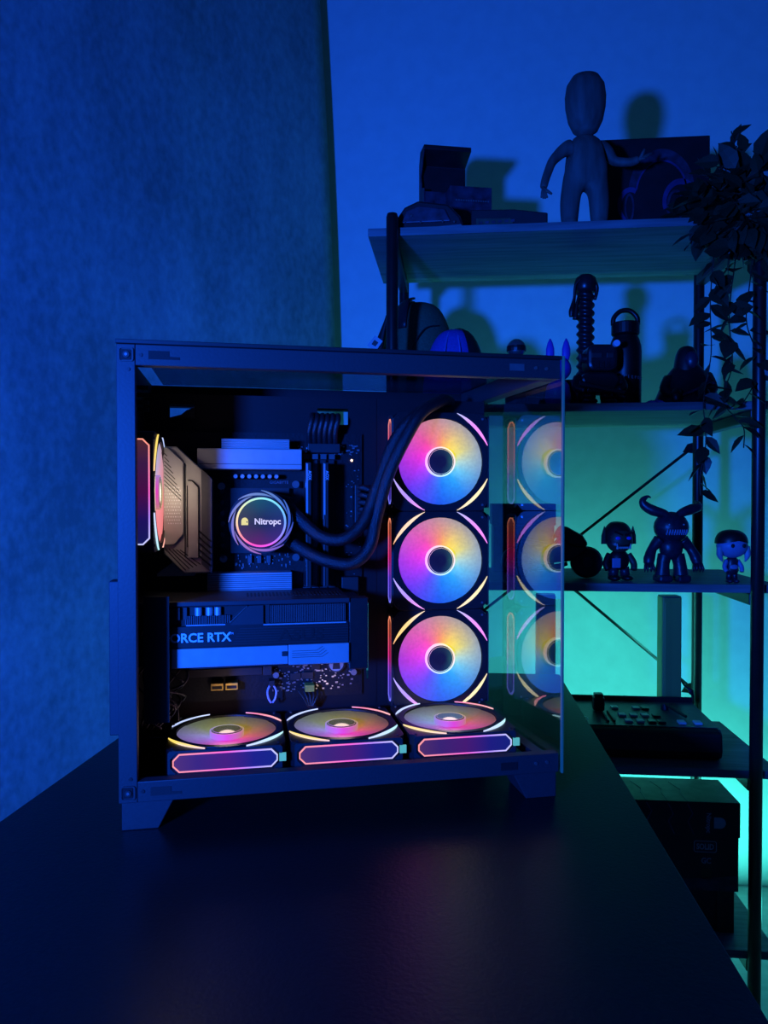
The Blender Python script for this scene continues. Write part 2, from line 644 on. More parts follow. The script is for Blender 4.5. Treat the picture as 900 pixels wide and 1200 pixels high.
# motherboard tray with cable holes
def plate_holes(x0, x1, z0, z1, holes, y0, y1):
    mb = MB()
    xs = sorted({x0, x1, *[h[0] for h in holes], *[h[1] for h in holes]})
    zs = sorted({z0, z1, *[h[2] for h in holes], *[h[3] for h in holes]})
    for i in range(len(xs) - 1):
        for j in range(len(zs) - 1):
            cx, cz = (xs[i] + xs[i + 1]) / 2, (zs[j] + zs[j + 1]) / 2
            if any(h[0] < cx < h[1] and h[2] < cz < h[3] for h in holes):
                continue
            mb.box(xs[i], y0, zs[j], xs[i + 1], y1, zs[j + 1])
    bmesh.ops.remove_doubles(mb.bm, verts=mb.bm.verts, dist=1e-6)
    return mb


plate_holes(0.0026, 0.2755, 0.0045, 0.406, [(0.031, 0.0585, 0.378, 0.393), (0.203, 0.2405, 0.3736, 0.393), (0.2630, 0.2655, 0.062, 0.156)], 0.180, 0.182).build('motherboard_tray', 'case_inner', case)
MB().box(0.2757, 0.181, 0.0045, 0.414, 0.184, 0.406).build('fan_bracket', 'case_inner', case)
MB().prism([(0.030, 0.3775), (0.0590, 0.3775), (0.0590, 0.3905), (0.050, 0.3865), (0.044, 0.3815)], 'y', 0.176, 0.1795).build('cable_cover', 'case_lip', case)
# feet: raked blocks under the corners
for x0, flip in ((0.002, 1), (0.434, -1)):
    for y0 in (0.004, 0.218):
        s = flip
        MB().prism([(x0, -0.0005), (x0, -0.027), (x0 + s * 0.033, -0.027), (x0 + s * 0.047, -0.0005)], 'y', y0, y0 + 0.048).build('foot', K, case, bevel=0.0008)
# corner plates, screws, latch slots on the near side
def rrect(cx, cz, w_, h_, r, n=4):
    pts = []
    for (sx, sz, a0) in ((1, 1, 0), (-1, 1, 90), (-1, -1, 180), (1, -1, 270)):
        for k in range(n + 1):
            a = R(a0 + 90 * k / n)
            pts.append((cx + sx * (w_ / 2 - r) + r * math.cos(a), cz + sz * (h_ / 2 - r) + r * math.sin(a)))
    return pts


for cx, cz in ((0.0088, H - 0.0140), (0.0085, 0.0098)):
    MB().ringprism(rrect(cx, cz, 0.0130, 0.0130, 0.0025), rrect(cx, cz, 0.0112, 0.0112, 0.0018), 'y', -0.0016, 0.0).build('corner_plate', K, case)
    MB().prism(rrect(cx - 0.0008, cz, 0.0098, 0.0095, 0.0012), 'y', -0.0008, 0.0).build('corner_pad', 'case_inner', case)
    MB().lathe([(0.0030, -0.0022), (0.0030, -0.0004)], (cx, 0, cz), 14, 'y').build('screw', 'screw_dark', case)
    MB().lathe([(0.0014, -0.0027), (0.0014, -0.0018)], (cx, 0, cz), 10, 'y').build('screw_core', 'screw_steel', case)
for cx, cz in ((0.0215, H - 0.0140), (0.0105, H - 0.0275), (0.0215, 0.0105), (0.0105, 0.0225), (0.4200, H - 0.0135), (0.4085, H - 0.0130), (0.4100, 0.0105), (0.4220, 0.0110)):
    MB().lathe([(0.0017, -0.0010), (0.0017, 0.0002)], (cx, 0, cz), 12, 'y').build('screw', 'screw_steel' if cx > 0.3 else 'screw_dark', case)
for x0, z0, s in ((0.0285, 0.0058, 1), (0.0285, H - 0.0175, 1)):
    MB().prism([(x0, z0), (x0 + 0.028, z0), (x0 + 0.028, z0 + 0.0025), (x0 + 0.0185, z0 + 0.0028), (x0 + 0.0185, z0 + 0.0078), (x0, z0 + 0.0078)], 'y', -0.0006, 0.0004).build('latch_slot', 'case_lip' if z0 < 0.1 else 'case_inner', case)
MB().box(0.3805, -0.0006, H - 0.0165, 0.3960, 0.0004, H - 0.0095).build('latch_slot', 'silver_dark', case)
MB().box(0.372, -0.0006, 0.0055, 0.390, 0.0004, 0.0135).build('latch_slot', 'case_lip', case)
# dark plate put in for the shadow around the card brackets at the rear
MB().box(0.0172, 0.046, 0.060, 0.0415, 0.050, 0.186).build('shade_plate', 'case_lip', case)
for k in range(4):
    MB().box(0.004, 0.020, 0.366 + 0.007 * k, 0.026, 0.022, 0.370 + 0.007 * k).build('vent_slat', 'case_inner', case)

# ------------------------------------------------------------------ fans (own frame: face +z, centre at origin)
V_IN = [(0, (0.70, 0.86, 0.78)), (25, (0.93, 0.88, 0.25)), (58, (1.0, 0.84, 0.12)), (92, (0.98, 0.55, 0.30)), (128, (0.96, 0.28, 0.66)), (165, (0.93, 0.20, 0.85)), (205, (0.70, 0.20, 0.95)), (240, (0.36, 0.28, 0.95)), (275, (0.13, 0.50, 0.95)), (310, (0.18, 0.66, 0.96)), (338, (0.45, 0.82, 0.93))]
V_OUT = [(0, (0.52, 0.62, 0.66)), (40, (0.60, 0.60, 0.55)), (70, (0.66, 0.60, 0.54)), (95, (0.74, 0.55, 0.54)), (135, (0.82, 0.38, 0.66)), (180, (0.62, 0.20, 0.86)), (220, (0.38, 0.20, 0.92)), (265, (0.12, 0.32, 0.90)), (305, (0.16, 0.46, 0.88)), (335, (0.36, 0.56, 0.75))]
B_IN = [(0, (0.85, 0.50, 0.32)), (40, (0.70, 0.55, 0.22)), (90, (0.62, 0.60, 0.22)), (140, (0.58, 0.62, 0.45)), (185, (0.66, 0.62, 0.92)), (225, (0.70, 0.45, 0.92)), (262, (0.98, 0.16, 0.80)), (300, (0.98, 0.22, 0.72)), (335, (0.95, 0.42, 0.45))]
B_OUT = [(0, (0.45, 0.30, 0.24)), (40, (0.42, 0.35, 0.22)), (90, (0.40, 0.40, 0.22)), (140, (0.42, 0.46, 0.40)), (185, (0.48, 0.46, 0.68)), (225, (0.55, 0.40, 0.75)), (262, (0.75, 0.25, 0.68)), (300, (0.75, 0.30, 0.55)), (335, (0.62, 0.36, 0.34))]
B3_IN = [(0, (0.88, 0.45, 0.35)), (40, (0.60, 0.55, 0.35)), (90, (0.62, 0.62, 0.45)), (140, (0.60, 0.70, 0.75)), (185, (0.62, 0.70, 0.95)), (230, (0.80, 0.35, 0.85)), (265, (0.98, 0.16, 0.75)), (310, (0.98, 0.30, 0.62))]
FAN_R, FT = 0.0600, 0.027
polar_mat('blade_light_upright', V_IN, V_OUT, 0.024, 0.052, 1.0, grain=0.22)
polar_mat('blade_light_flat', B_IN, B_OUT, 0.022, 0.050, 0.72, grain=0.22, turn=-90)
polar_mat('blade_light_flat_blue', B3_IN, B_OUT, 0.022, 0.050, 0.66, grain=0.22, turn=-90)
polar_mat('blade_light_rear', [(0, (0.95, 0.55, 0.62)), (60, (0.70, 0.62, 0.80)), (100, (0.62, 0.68, 0.88)), (180, (0.92, 0.25, 0.80)), (260, (0.95, 0.40, 0.50)), (300, (0.92, 0.50, 0.55))], [(0, (0.85, 0.5, 0.5)), (90, (0.6, 0.6, 0.7)), (180, (0.9, 0.35, 0.7)), (270, (0.9, 0.45, 0.45))], 0.022, 0.05, 1.1)
ARC_V = [(20, (1.0, 0.55, 0.95)), (48, (0.88, 0.55, 0.98)), (68, (0.75, 0.75, 1.0)), (112, (1.0, 0.88, 0.62)), (150, (1.0, 0.82, 0.50)), (162, (1.0, 0.70, 0.50)), (200, (0.72, 0.66, 1.0)), (225, (0.70, 0.55, 1.0)), (250, (1.0, 0.62, 0.92)), (290, (1.0, 0.90, 0.65)), (320, (1.0, 0.93, 0.55)), (345, (1.0, 0.90, 0.60))]
ARC_B = [(22, (1.0, 0.70, 0.62)), (60, (1.0, 0.52, 0.62)), (112, (0.80, 0.86, 1.0)), (158, (0.72, 0.80, 1.0)), (200, (1.0, 0.86, 0.40)), (235, (1.0, 0.86, 0.45)), (255, (1.0, 0.78, 0.62)), (290, (0.80, 0.84, 1.0)), (340, (0.72, 0.95, 0.98))]
polar_mat('arc_light_upright', ARC_V, ARC_V, 0, 1, 1.15, base=(0.1, 0.1, 0.1))
polar_mat('arc_light_flat', ARC_B, ARC_B, 0, 1, 1.15, base=(0.1, 0.1, 0.1), turn=-90)
HUB = [(0, (1.0, 0.85, 0.75)), (60, (1.0, 0.92, 0.60)), (120, (1.0, 0.75, 0.85)), (180, (1.0, 0.66, 0.98)), (240, (0.75, 0.80, 1.0)), (300, (0.72, 0.95, 1.0))]
polar_mat('hub_ring_light', HUB, HUB, 0, 1, 1.2, base=(0.1, 0.1, 0.1))
HUB2 = [(0, (0.75, 0.6, 0.4)), (90, (0.68, 0.66, 0.30)), (180, (0.6, 0.55, 0.85)), (270, (0.95, 0.25, 0.80))]
polar_mat('hub_ring_light_flat', HUB2, HUB2, 0, 1, 0.75, base=(0.1, 0.1, 0.1), turn=-90)
axis_mat('strip_rim_flat', [(0.0, (1.0, 0.62, 0.50)), (0.25, (1.0, 0.55, 0.65)), (0.5, (1.0, 0.40, 0.80)), (0.72, (0.72, 0.55, 1.0)), (1.0, (0.78, 0.82, 1.0))], 0.055, -0.055, 1, 1.05)
axis_mat('strip_glow_flat', [(0.0, (0.42, 0.22, 0.22)), (0.25, (0.30, 0.14, 0.36)), (0.5, (0.36, 0.08, 0.36)), (0.75, (0.16, 0.10, 0.48)), (1.0, (0.10, 0.14, 0.46))], 0.055, -0.055, 1, 0.55)
axis_mat('strip_rim_upright', [(0.0, (0.45, 0.50, 1.0)), (0.3, (0.55, 0.35, 1.0)), (0.55, (1.0, 0.25, 0.60)), (0.8, (1.0, 0.45, 0.35)), (1.0, (1.0, 0.62, 0.45))], -0.055, 0.055, 1, 0.95)
axis_mat('strip_glow_upright', [(0.0, (0.20, 0.22, 0.80)), (0.3, (0.34, 0.16, 0.72)), (0.55, (0.80, 0.10, 0.38)), (0.8, (0.66, 0.24, 0.18)), (1.0, (0.66, 0.34, 0.22))], -0.055, 0.055, 1, 0.42)


polar_mat('hub_cap_upright', [(0, (0.08, 0.09, 0.24)), (180, (0.07, 0.06, 0.22))], [(0, (0.20, 0.46, 0.45)), (60, (0.16, 0.26, 0.32)), (150, (0.08, 0.06, 0.24)), (270, (0.08, 0.12, 0.34)), (320, (0.14, 0.34, 0.42))], 0.006, 0.0160, 0.7, base=(0.010, 0.011, 0.018), rough=0.2)
polar_mat('hub_cap_flat', [(0, (0.34, 0.36, 0.20)), (180, (0.36, 0.36, 0.22))], [(0, (0.40, 0.34, 0.20)), (90, (0.42, 0.42, 0.18)), (180, (0.36, 0.38, 0.28)), (270, (0.34, 0.36, 0.20))], 0.006, 0.0160, 0.6, base=(0.010, 0.011, 0.018), rough=0.2, turn=-90)


def fan_meshes(style):
    """the parts of one case fan as (name, mesh builder, material, smooth, bevel, sub-parts)"""
    up = style == 'upright'
    N = 96
    inner = [(0.0535 * math.cos(2 * PI * k / N), 0.0535 * math.sin(2 * PI * k / N)) for k in range(N)]
    outer = []
    for k in range(N):
        a = 2 * PI * k / N
        c, s = math.cos(a), math.sin(a)
        h = 0.0598
        t = h / max(abs(c), abs(s))
        p = Vector((c * t, s * t))
        lim = 0.0785
        if p.length > lim:
            p = p.normalized() * lim
        outer.append((p.x, p.y))
    parts = []
    parts.append(('frame', MB().ringprism(outer, inner, 'z', 0, FT - 0.001), 'fan_black', False, 0.0004))
    parts.append(('inner_ring', MB().ringprism([(x * 1.1, y * 1.1) for x, y in inner], [(x * 0.985, y * 0.985) for x, y in inner], 'z', FT - 0.0010, FT), 'fan_black', False, 0))
    cross = MB()
    for a in (45, 135, 225, 315):
        cross.box(0.012, -0.003, 0.0005, 0.0545, 0.003, 0.004, Matrix.Rotation(R(a), 4, 'Z'))
    parts.append(('strut', cross, 'fan_black', False, 0))
    hub = MB().lathe([(0.0163, 0.004), (0.0163, FT - 0.0008), (0.0155, FT - 0.0002), (0.002, FT - 0.0002)], (0, 0, 0), 40)
    parts.append(('hub', hub, 'hub_cap_upright' if up else 'hub_cap_flat', False, 0))
    ring = MB().ringprism([(0.0182 * math.cos(2 * PI * k / 48), 0.0182 * math.sin(2 * PI * k / 48)) for k in range(48)],
                          [(0.0166 * math.cos(2 * PI * k / 48), 0.0166 * math.sin(2 * PI * k / 48)) for k in range(48)], 'z', FT - 0.009, FT - 0.0008)
    parts.append(('hub_ring', ring, 'hub_ring_light' if up else 'hub_ring_light_flat', False, 0))
    ring2 = MB().ringprism([(0.0152 * math.cos(2 * PI * k / 48), 0.0152 * math.sin(2 * PI * k / 48)) for k in range(48)],
                           [(0.0149 * math.cos(2 * PI * k / 48), 0.0149 * math.sin(2 * PI * k / 48)) for k in range(48)], 'z', FT - 0.0010, FT + 0.0001)
    parts.append(('hub_line', ring2, 'hub_ring_light' if up else 'hub_ring_light_flat', False, 0))
    NB = 9
    bm_ = {'upright': 'blade_light_upright', 'flat': 'blade_light_flat', 'flat_blue': 'blade_light_flat_blue', 'rear': 'blade_light_rear'}[style]
    for k in range(NB):
        a0 = 2 * PI * k / NB

        def bl(u, v, a0=a0):
            r = 0.0178 + (0.0522 - 0.0178) * u
            a = a0 + R(62) * v + R(20) * u * u
            z = FT - 0.0068 + 0.0050 * u - 0.0009 * v
            return (r * math.cos(a), r * math.sin(a), z)
        parts.append(('blade', MB().grid(bl, 8, 8), bm_, True, 0))
    for q in range(4):
        n = 18
        a0, a1 = 90 * q + 19, 90 * q + 71
        oo = []
        ii = []
        for k in range(n + 1):
            t = k / n
            a = R(a0 + (a1 - a0) * t)
            th = 0.0038 * math.sin(PI * t) + 0.0003
            oo.append((0.0625 * math.cos(a), 0.0625 * math.sin(a)))
            ii.append(((0.0625 - th) * math.cos(a), (0.0625 - th) * math.sin(a)))
        parts.append(('corner_light', MB().prism(oo + ii[::-1], 'z', FT - 0.0012, FT + 0.0003), 'arc_light_upright' if up else 'arc_light_flat', False, 0))
    for sx in (-1, 1):
        for sy in (-1, 1):
            parts.append(('screw', MB().cyl((sx * 0.0525, sy * 0.0525, FT - 0.0015), (sx * 0.0525, sy * 0.0525, FT - 0.0002), 0.0014, n=10), 'screw_steel' if sx > 0 else 'screw_dark', False, 0))
    strip = []
    zc = FT / 2
    for s in (-1, 1):
        X = s * 0.0598
        def octo(hl, hh, ch):
            return [(-hl, zc - hh + ch), (-hl + ch, zc - hh), (hl - ch, zc - hh), (hl, zc - hh + ch), (hl, zc + hh - ch), (hl - ch, zc + hh), (-hl + ch, zc + hh), (-hl, zc + hh - ch)]
        o8, i8 = octo(0.0515, 0.0092, 0.0062), octo(0.0502, 0.0079, 0.0056)
        kind = 'upright' if up else 'flat'
        parts.append(('side_panel', MB().prism(i8, 'x', X, X + s * 0.0006), 'strip_glow_' + kind, False, 0))
        parts.append(('side_rim_light', MB().ringprism(o8, i8, 'x', X, X + s * 0.0012), 'strip_rim_' + kind, False, 0))
        oo2 = octo(0.0560, 0.0125, 0.002)
        parts.append(('side_frame', MB().ringprism(oo2, octo(0.0535, 0.0105, 0.006), 'x', X, X + s * 0.0014), 'case_black', False, 0))
    return parts


FAN_PROTO = {}


def make_fan(style, centre, frame_rot, label, group):
    """centre: point on the back face in the case frame; frame_rot: rotation of the fan frame inside the case frame"""
    root = bpy.data.objects.new('case_fan', None)
    root.empty_display_size = 0.02
    COL.objects.link(root)
    root.matrix_world = CM @ Matrix.Translation(centre) @ frame_rot
    tag(root, label, 'fan', group)
    if style not in FAN_PROTO:
        FAN_PROTO[style] = []
        for name, mb, ma, sm, bv in fan_meshes(style):
            FAN_PROTO[style].append(mb.build(name, ma, root, bevel=bv, smooth=sm))
    else:
        for p in FAN_PROTO[style]:
            c = p.copy()
            COL.objects.link(c)
            c.parent = root
    return root


ROT_UP = Matrix.Rotation(R(90), 4, 'X')                       # face -> -y of the case (towards the open side)
for zc_, lab in ((0.3286, 'top of the three upright rainbow-lit fans, crossed by black tubes'), (0.2085, 'middle one of the three upright rainbow-lit fans beside the front glass'), (0.0885, 'lowest of the three upright rainbow-lit fans, just above the flat fans')):
    make_fan('upright', (0.3504, 0.1805, zc_), ROT_UP, lab, 'upright fans beside the front glass')
ROT_FLAT = Matrix.Rotation(R(90), 4, 'Z')                     # strips to the near and far side
BX = 0.0965
for k, lab in enumerate(('leftmost of the three flat glowing fans on the case floor', 'middle one of the three flat glowing fans on the case floor', 'rightmost of the three flat glowing fans on the case floor')):
    make_fan('flat_blue' if k == 2 else 'flat', (BX + 0.1245 * k, 0.0960, 0.0085), ROT_FLAT, lab, 'flat fans on the case floor')
ROT_REAR = Matrix.Rotation(R(90), 4, 'Y')
rear = make_fan('rear', (0.0029, 0.0905, 0.2900), ROT_REAR @ Matrix.Rotation(R(90), 4, 'Z'), 'fan seen edge-on behind the left corner post, glowing pink', None)
led = light('fan_led', 'POINT', (0, 0, FT + 0.006), 0.085, (1.0, 0.80, 0.58), shadow_soft_size=0.02)
led.parent = rear
for fan_ in [o for o in COL.objects if o.get('group') == 'flat fans on the case floor']:
    led = light('fan_led', 'POINT', (0, 0, FT + 0.008), 0.026, (1.0, 0.70, 0.62), shadow_soft_size=0.012)
    led.parent = fan_
# small cyan plugs at the right end of the flat fans

mat('plug_cyan_glow', (0.04, 0.10, 0.06), 0.5, emit=(0.10, 0.50, 0.48), estr=0.8)  # self-glow added so the plastic stays cyan under the blue light
for k in range(3):
    fr_ = [o for o in COL.objects if o.name.startswith('case_fan') and o.get('group') == 'flat fans on the case floor'][k]
    MB().box(-0.0625, -0.0598, 0.0100, -0.0600, -0.0530, 0.0180).build('plug', 'plug_cyan_glow', fr_)

# ------------------------------------------------------------------ motherboard
board = cthing('motherboard', 'black motherboard with silver heatsinks mounted upright inside the case', 'motherboard', (0.15, 0.176, 0.045))
MB().box(0.0120, 0.1755, 0.0450, 0.2568, 0.1785, 0.3620).build('circuit_board', 'pcb', board)
# upper heatsink: finned crest over a smooth bar
hs = MB().box(0.0640, 0.140, 0.3170, 0.1812, 0.172, 0.3405).build('heatsink_bar', 'silver', board, bevel=0.001)
MB().box(0.0660, 0.139, 0.3225, 0.1805, 0.1402, 0.3232).build('groove_line', 'silver_dark', hs)
fins = MB().box(0.0905, 0.150, 0.3405, 0.1670, 0.172, 0.3520)
for k in range(6):
    fins.box(0.0905, 0.1425, 0.3410 + k * 0.0019, 0.1670, 0.150, 0.3419 + k * 0.0019)
fins.build('heatsink_fins', 'silver', board)
# lower heatsink plate
lo = MB().box(0.0740, 0.146, 0.1755, 0.1700, 0.172, 0.1985)
lo.build('drive_heatsink', 'silver', board, bevel=0.0008)
fl = MB()
for k in range(9):
    fl.box(0.0745, 0.1452, 0.1772 + k * 0.0023, 0.1695, 0.1462, 0.1780 + k * 0.0023)
fl.build('heatsink_grooves', 'silver_dark', board)
# tall angular cover over the rear sockets
sh = MB().prism([(0.0285, 0.3410), (0.0430, 0.3410), (0.0800, 0.3060), (0.0800, 0.2010), (0.0500, 0.2010), (0.0285, 0.2230)], 'y', 0.128, 0.172).build('socket_cover', 'shroud_grey', board, bevel=0.0015)
MB().prism([(0.0690, 0.3168), (0.0802, 0.3058), (0.0802, 0.2010), (0.0690, 0.2110)], 'y', 0.1262, 0.1279).build('cover_step', 'silver_dark', sh)
MB().prism([(0.0290, 0.3400), (0.0330, 0.3400), (0.0500, 0.3240), (0.0500, 0.2450), (0.0400, 0.2330), (0.0290, 0.2330)], 'y', 0.1235, 0.1279).build('cover_plate', 'shroud_grey', sh, bevel=0.0006)
MB().prism([(0.0548, 0.3030), (0.0590, 0.3030), (0.0655, 0.2960), (0.0655, 0.2180), (0.0548, 0.2180)], 'y', 0.1262, 0.1279).build('cover_plate', 'shroud_grey', sh, bevel=0.0005)
gr = MB()
for a, b_ in (((0.0515, 0.3225), (0.0515, 0.2200)), ((0.0660, 0.2960), (0.0660, 0.2180)), ((0.0590, 0.3035), (0.0660, 0.2962)), ((0.0548, 0.3035), (0.0590, 0.3035)), ((0.0540, 0.2980), (0.0540, 0.2300))):
    gr.tube([(a[0], 0.1262, a[1]), (b_[0], 0.1262, b_[1])], 0.0006, 5)
for k in range(9):
    z = 0.3330 - 0.0042 * k
    gr.tube([(0.0300, 0.1233, z), (0.0330 + 0.0021 * min(k, 7), 0.1233, z - 0.0030 - 0.0021 * min(k, 7))], 0.0004, 4)
for k in range(5):
    gr.tube([(0.0300 + 0.004 * k, 0.1277, 0.2290 - 0.0005 * k), (0.0520 + 0.004 * k, 0.1277, 0.2045 + 0.0015 * k)], 0.0005, 4)
for k in range(5):
    gr.tube([(0.0662, 0.1258, 0.2480 - 0.0068 * k), (0.0795, 0.1258, 0.2360 - 0.0068 * k)], 0.0009, 5)
gr.build('cover_grooves', 'groove', sh)
dots = MB()
for i in range(7):
    for j in range(12):
        x, z = 0.0305 + 0.0025 * i + (0.00125 if j % 2 else 0), 0.2960 - 0.0036 * j
        if x < 0.0470 and z > 0.2520 + 0.35 * max(0, 0.046 - x):
            dots.ball((x, 0.1235, z), 0.0008, 0.0004, 0.0008, 6, 4)
dots.build('vent_dots', 'tin', sh)
MB().prism([(0.0190, 0.1990), (0.0480, 0.2200), (0.0600, 0.2035), (0.0600, 0.1960), (0.0190, 0.1960)], 'y', 0.150, 0.172).build('heatsink_foot', 'silver', board)
# capacitors, chips, sockets
caps = MB()
for k in range(7):
    caps.lathe([(0.0028, 0.158), (0.0028, 0.1752)], (0.1060 + 0.0078 * k, 0, 0.3095), 12, 'y')
for k in range(7):
    caps.lathe([(0.0026, 0.160), (0.0026, 0.1752)], (0.0910, 0, 0.2920 - 0.0125 * k), 12, 'y')
caps.build('capacitors', 'connector', board)
ct = MB()
for k in range(7):
    ct.lathe([(0.0023, 0.1575), (0.0023, 0.1582)], (0.1060 + 0.0078 * k, 0, 0.3095), 12, 'y')
ct.build('capacitor_caps', 'silver', board)
for x, z in ((0.0900, 0.2980), (0.1755, 0.3005), (0.0920, 0.2140), (0.1755, 0.2145)):
    MB().lathe([(0.0043, 0.160), (0.0043, 0.163), (0.0028, 0.163), (0.0028, 0.1752)], (x, 0, z), 14, 'y').build('mounting_screw', 'screw_steel', board)
MB().box(0.1000, 0.166, 0.2200, 0.1680, 0.1752, 0.2960).build('socket_plate', 'connector', board)
text('maker_print', 'GIGABYTE', 0.0048, 'print_dim', board, (0.1455, 0.1748, 0.3015), (R(90), 0, 0))
for k in range(4):
    x = 0.1885 + 0.0100 * k
    MB().box(x - 0.0032, 0.168, 0.1790, x + 0.0032, 0.1752, 0.3300).build('memory_socket', 'connector', board)
    MB().box(x - 0.0042, 0.163, 0.1720, x + 0.0042, 0.1752, 0.1785).build('socket_latch', 'silver_dark', board)
    MB().box(x - 0.0034, 0.162, 0.3305, x + 0.0034, 0.1752, 0.3365).build('socket_latch', 'silver_dark', board)
mc = MB()
rnd = random.Random(3)
for k in range(70):
    x, z = rnd.uniform(0.178, 0.252), rnd.uniform(0.335, 0.348)
    s = rnd.uniform(0.0006, 0.0018)
    mc.box(x, 0.1735, z, x + s * 1.6, 0.1754, z + s)
for k in range(230):
    x, z = rnd.uniform(0.148, 0.246), rnd.uniform(0.052, 0.108)
    s = rnd.uniform(0.0006, 0.0018)
    mc.box(x, 0.1738, z, x + s * 1.7, 0.1754, z + s)
for k in range(40):
    x, z = rnd.uniform(0.105, 0.170), rnd.uniform(0.200, 0.216)
    s = rnd.uniform(0.0006, 0.0015)
    mc.box(x, 0.1738, z, x + s, 0.1754, z + s * 2)
for k in range(50):
    x, z = rnd.uniform(0.236, 0.254), rnd.uniform(0.17, 0.32)
    s = rnd.uniform(0.0005, 0.0012)
    mc.box(x, 0.1738, z, x + s * 1.7, 0.1754, z + s)
tag(mc.build('solder_components', 'tin', board), kind='stuff')
tr = MB()
for k in range(12):
    x = 0.150 + 0.0055 * k
    tr.tube([(x, 0.1753, 0.1120), (x + 0.014, 0.1753, 0.0980)], 0.00028, 4)
tr.build('copper_traces', 'gold', board)
for x, z, a, b_ in ((0.182, 0.090, 0.006, 0.006), (0.163, 0.086, 0.008, 0.004), (0.176, 0.0705, 0.006, 0.004), (0.190, 0.0710, 0.007, 0.004), (0.200, 0.0830, 0.005, 0.005)):
    MB().box(x - a, 0.1725, z - b_, x + a, 0.1752, z + b_).build('chip', 'chip', board, bevel=0.0003)
bt = MB().lathe([(0.0108, 0.168), (0.0108, 0.1752)], (0.2240, 0, 0.0850), 24, 'y').build('battery_holder', 'connector', board)
MB().lathe([(0.0088, 0.1665), (0.0088, 0.168)], (0.2240, 0, 0.0850), 24, 'y').build('battery', 'silver', bt)
MB().prism([(0.2195, 0.079), (0.2285, 0.079), (0.2275, 0.088), (0.2205, 0.088)], 'y', 0.1655, 0.1664).build('battery_clip', 'connector', bt)
for z in (0.0985, 0.0820):
    MB().box(0.052, 0.160, z - 0.0045, 0.136, 0.1752, z + 0.0045).build('card_slot', 'chip', board, bevel=0.0004)
    MB().box(0.137, 0.160, z - 0.0055, 0.147, 0.1752, z + 0.0055).build('slot_clip', 'gpu_grey', board, bevel=0.0006)
for k in range(2):
    MB().box(0.077 + 0.0165 * k, 0.160, 0.0610, 0.0915 + 0.0165 * k, 0.1752, 0.0695).build('header_block', 'gold', board, bevel=0.0006)
for k in range(2):
    MB().box(0.0785 + 0.0165 * k, 0.1590, 0.0628, 0.0900 + 0.0165 * k, 0.1599, 0.0662).build('header_slot', 'groove', board)
for x, z in ((0.155, 0.094), (0.152, 0.075), (0.245, 0.0745)):
    MB().lathe([(0.0036, 0.164), (0.0036, 0.1752)], (x, 0, z), 12, 'y').build('capacitor', 'tin', board)
MB().box(0.2440, 0.150, 0.2480, 0.2555, 0.1752, 0.3000).build('power_socket', 'connector', board)
MB().box(0.2300, 0.160, 0.1650, 0.2500, 0.1752, 0.1900).build('drive_ports', 'connector', board, bevel=0.0006)
mat('status_led', (0.9, 0.6, 0.3), 0.4, emit=(1.0, 0.62, 0.30), estr=2.5)
MB().ball((0.2440, 0.1738, 0.3300), 0.0016, 0.0010, 0.0016, 10, 6).build('status_light', 'status_led', board)
for k in range(3):
    MB().box(0.1200 + 0.011 * k, 0.170, 0.2075, 0.1245 + 0.011 * k, 0.1752, 0.2165).build('choke', 'silver_dark', board, bevel=0.0004)

# memory sticks
for k, lab in ((0, 'black memory stick with pale edge, nearer the round cooler'), (2, 'black memory stick with pale edge, nearer the braided power cable')):
    x = 0.1885 + 0.0100 * k
    ms = cthing('memory_module', lab, 'memory', (x, 0.168, 0.18), 'memory sticks on the motherboard')
    MB().box(x - 0.0030, 0.138, 0.1815, x + 0.0030, 0.1678, 0.3255).build('heat_spreader', 'chip', ms, bevel=0.0005)
    MB().box(x - 0.0030, 0.1365, 0.2650, x - 0.0006, 0.1379, 0.3240).build('edge_strip', 'silver', ms)
    MB().box(x - 0.0030, 0.1365, 0.1830, x - 0.0014, 0.1379, 0.2600).build('edge_strip', 'silver_dark', ms)
    text('maker_print', 'AOX', 0.0050, 'print_pale', ms, (x - 0.0001, 0.1374, 0.3160), (R(90), R(90), 0))

# ------------------------------------------------------------------ liquid cooler
PC = (0.1339, 0.110, 0.2576)
pump = cthing('liquid_cooler', 'round glowing cooler head lettered Nitropc with two black braided tubes', 'cooler', PC)
off = Vector(PC)
RBOW = [(0, (0.45, 0.62, 0.98)), (40, (0.45, 0.80, 0.95)), (80, (0.55, 0.90, 0.85)), (115, (0.75, 0.92, 0.65)), (150, (0.95, 0.92, 0.45)), (185, (1.0, 0.80, 0.40)), (215, (1.0, 0.55, 0.35)), (250, (1.0, 0.28, 0.62)), (285, (0.95, 0.30, 0.80)), (320, (0.60, 0.50, 0.98))]
FACE = [(0, (0.16, 0.18, 0.42)), (60, (0.10, 0.30, 0.42)), (100, (0.13, 0.36, 0.38)), (150, (0.26, 0.30, 0.22)), (190, (0.28, 0.22, 0.24)), (260, (0.42, 0.12, 0.38)), (310, (0.28, 0.16, 0.46))]


def polar_xz(m):
    """the cooler face looks along -y: run the colour wheel in x and z"""
    nt_ = m.node_tree
    sp_ = [n for n in nt_.nodes if n.type == 'SEPXYZ'][0]
    for l in list(nt_.links):
        if l.from_node == sp_ and l.from_socket == sp_.outputs[1]:
            t = l.to_socket
            nt_.links.remove(l)
            nt_.links.new(sp_.outputs[2], t)
    return m


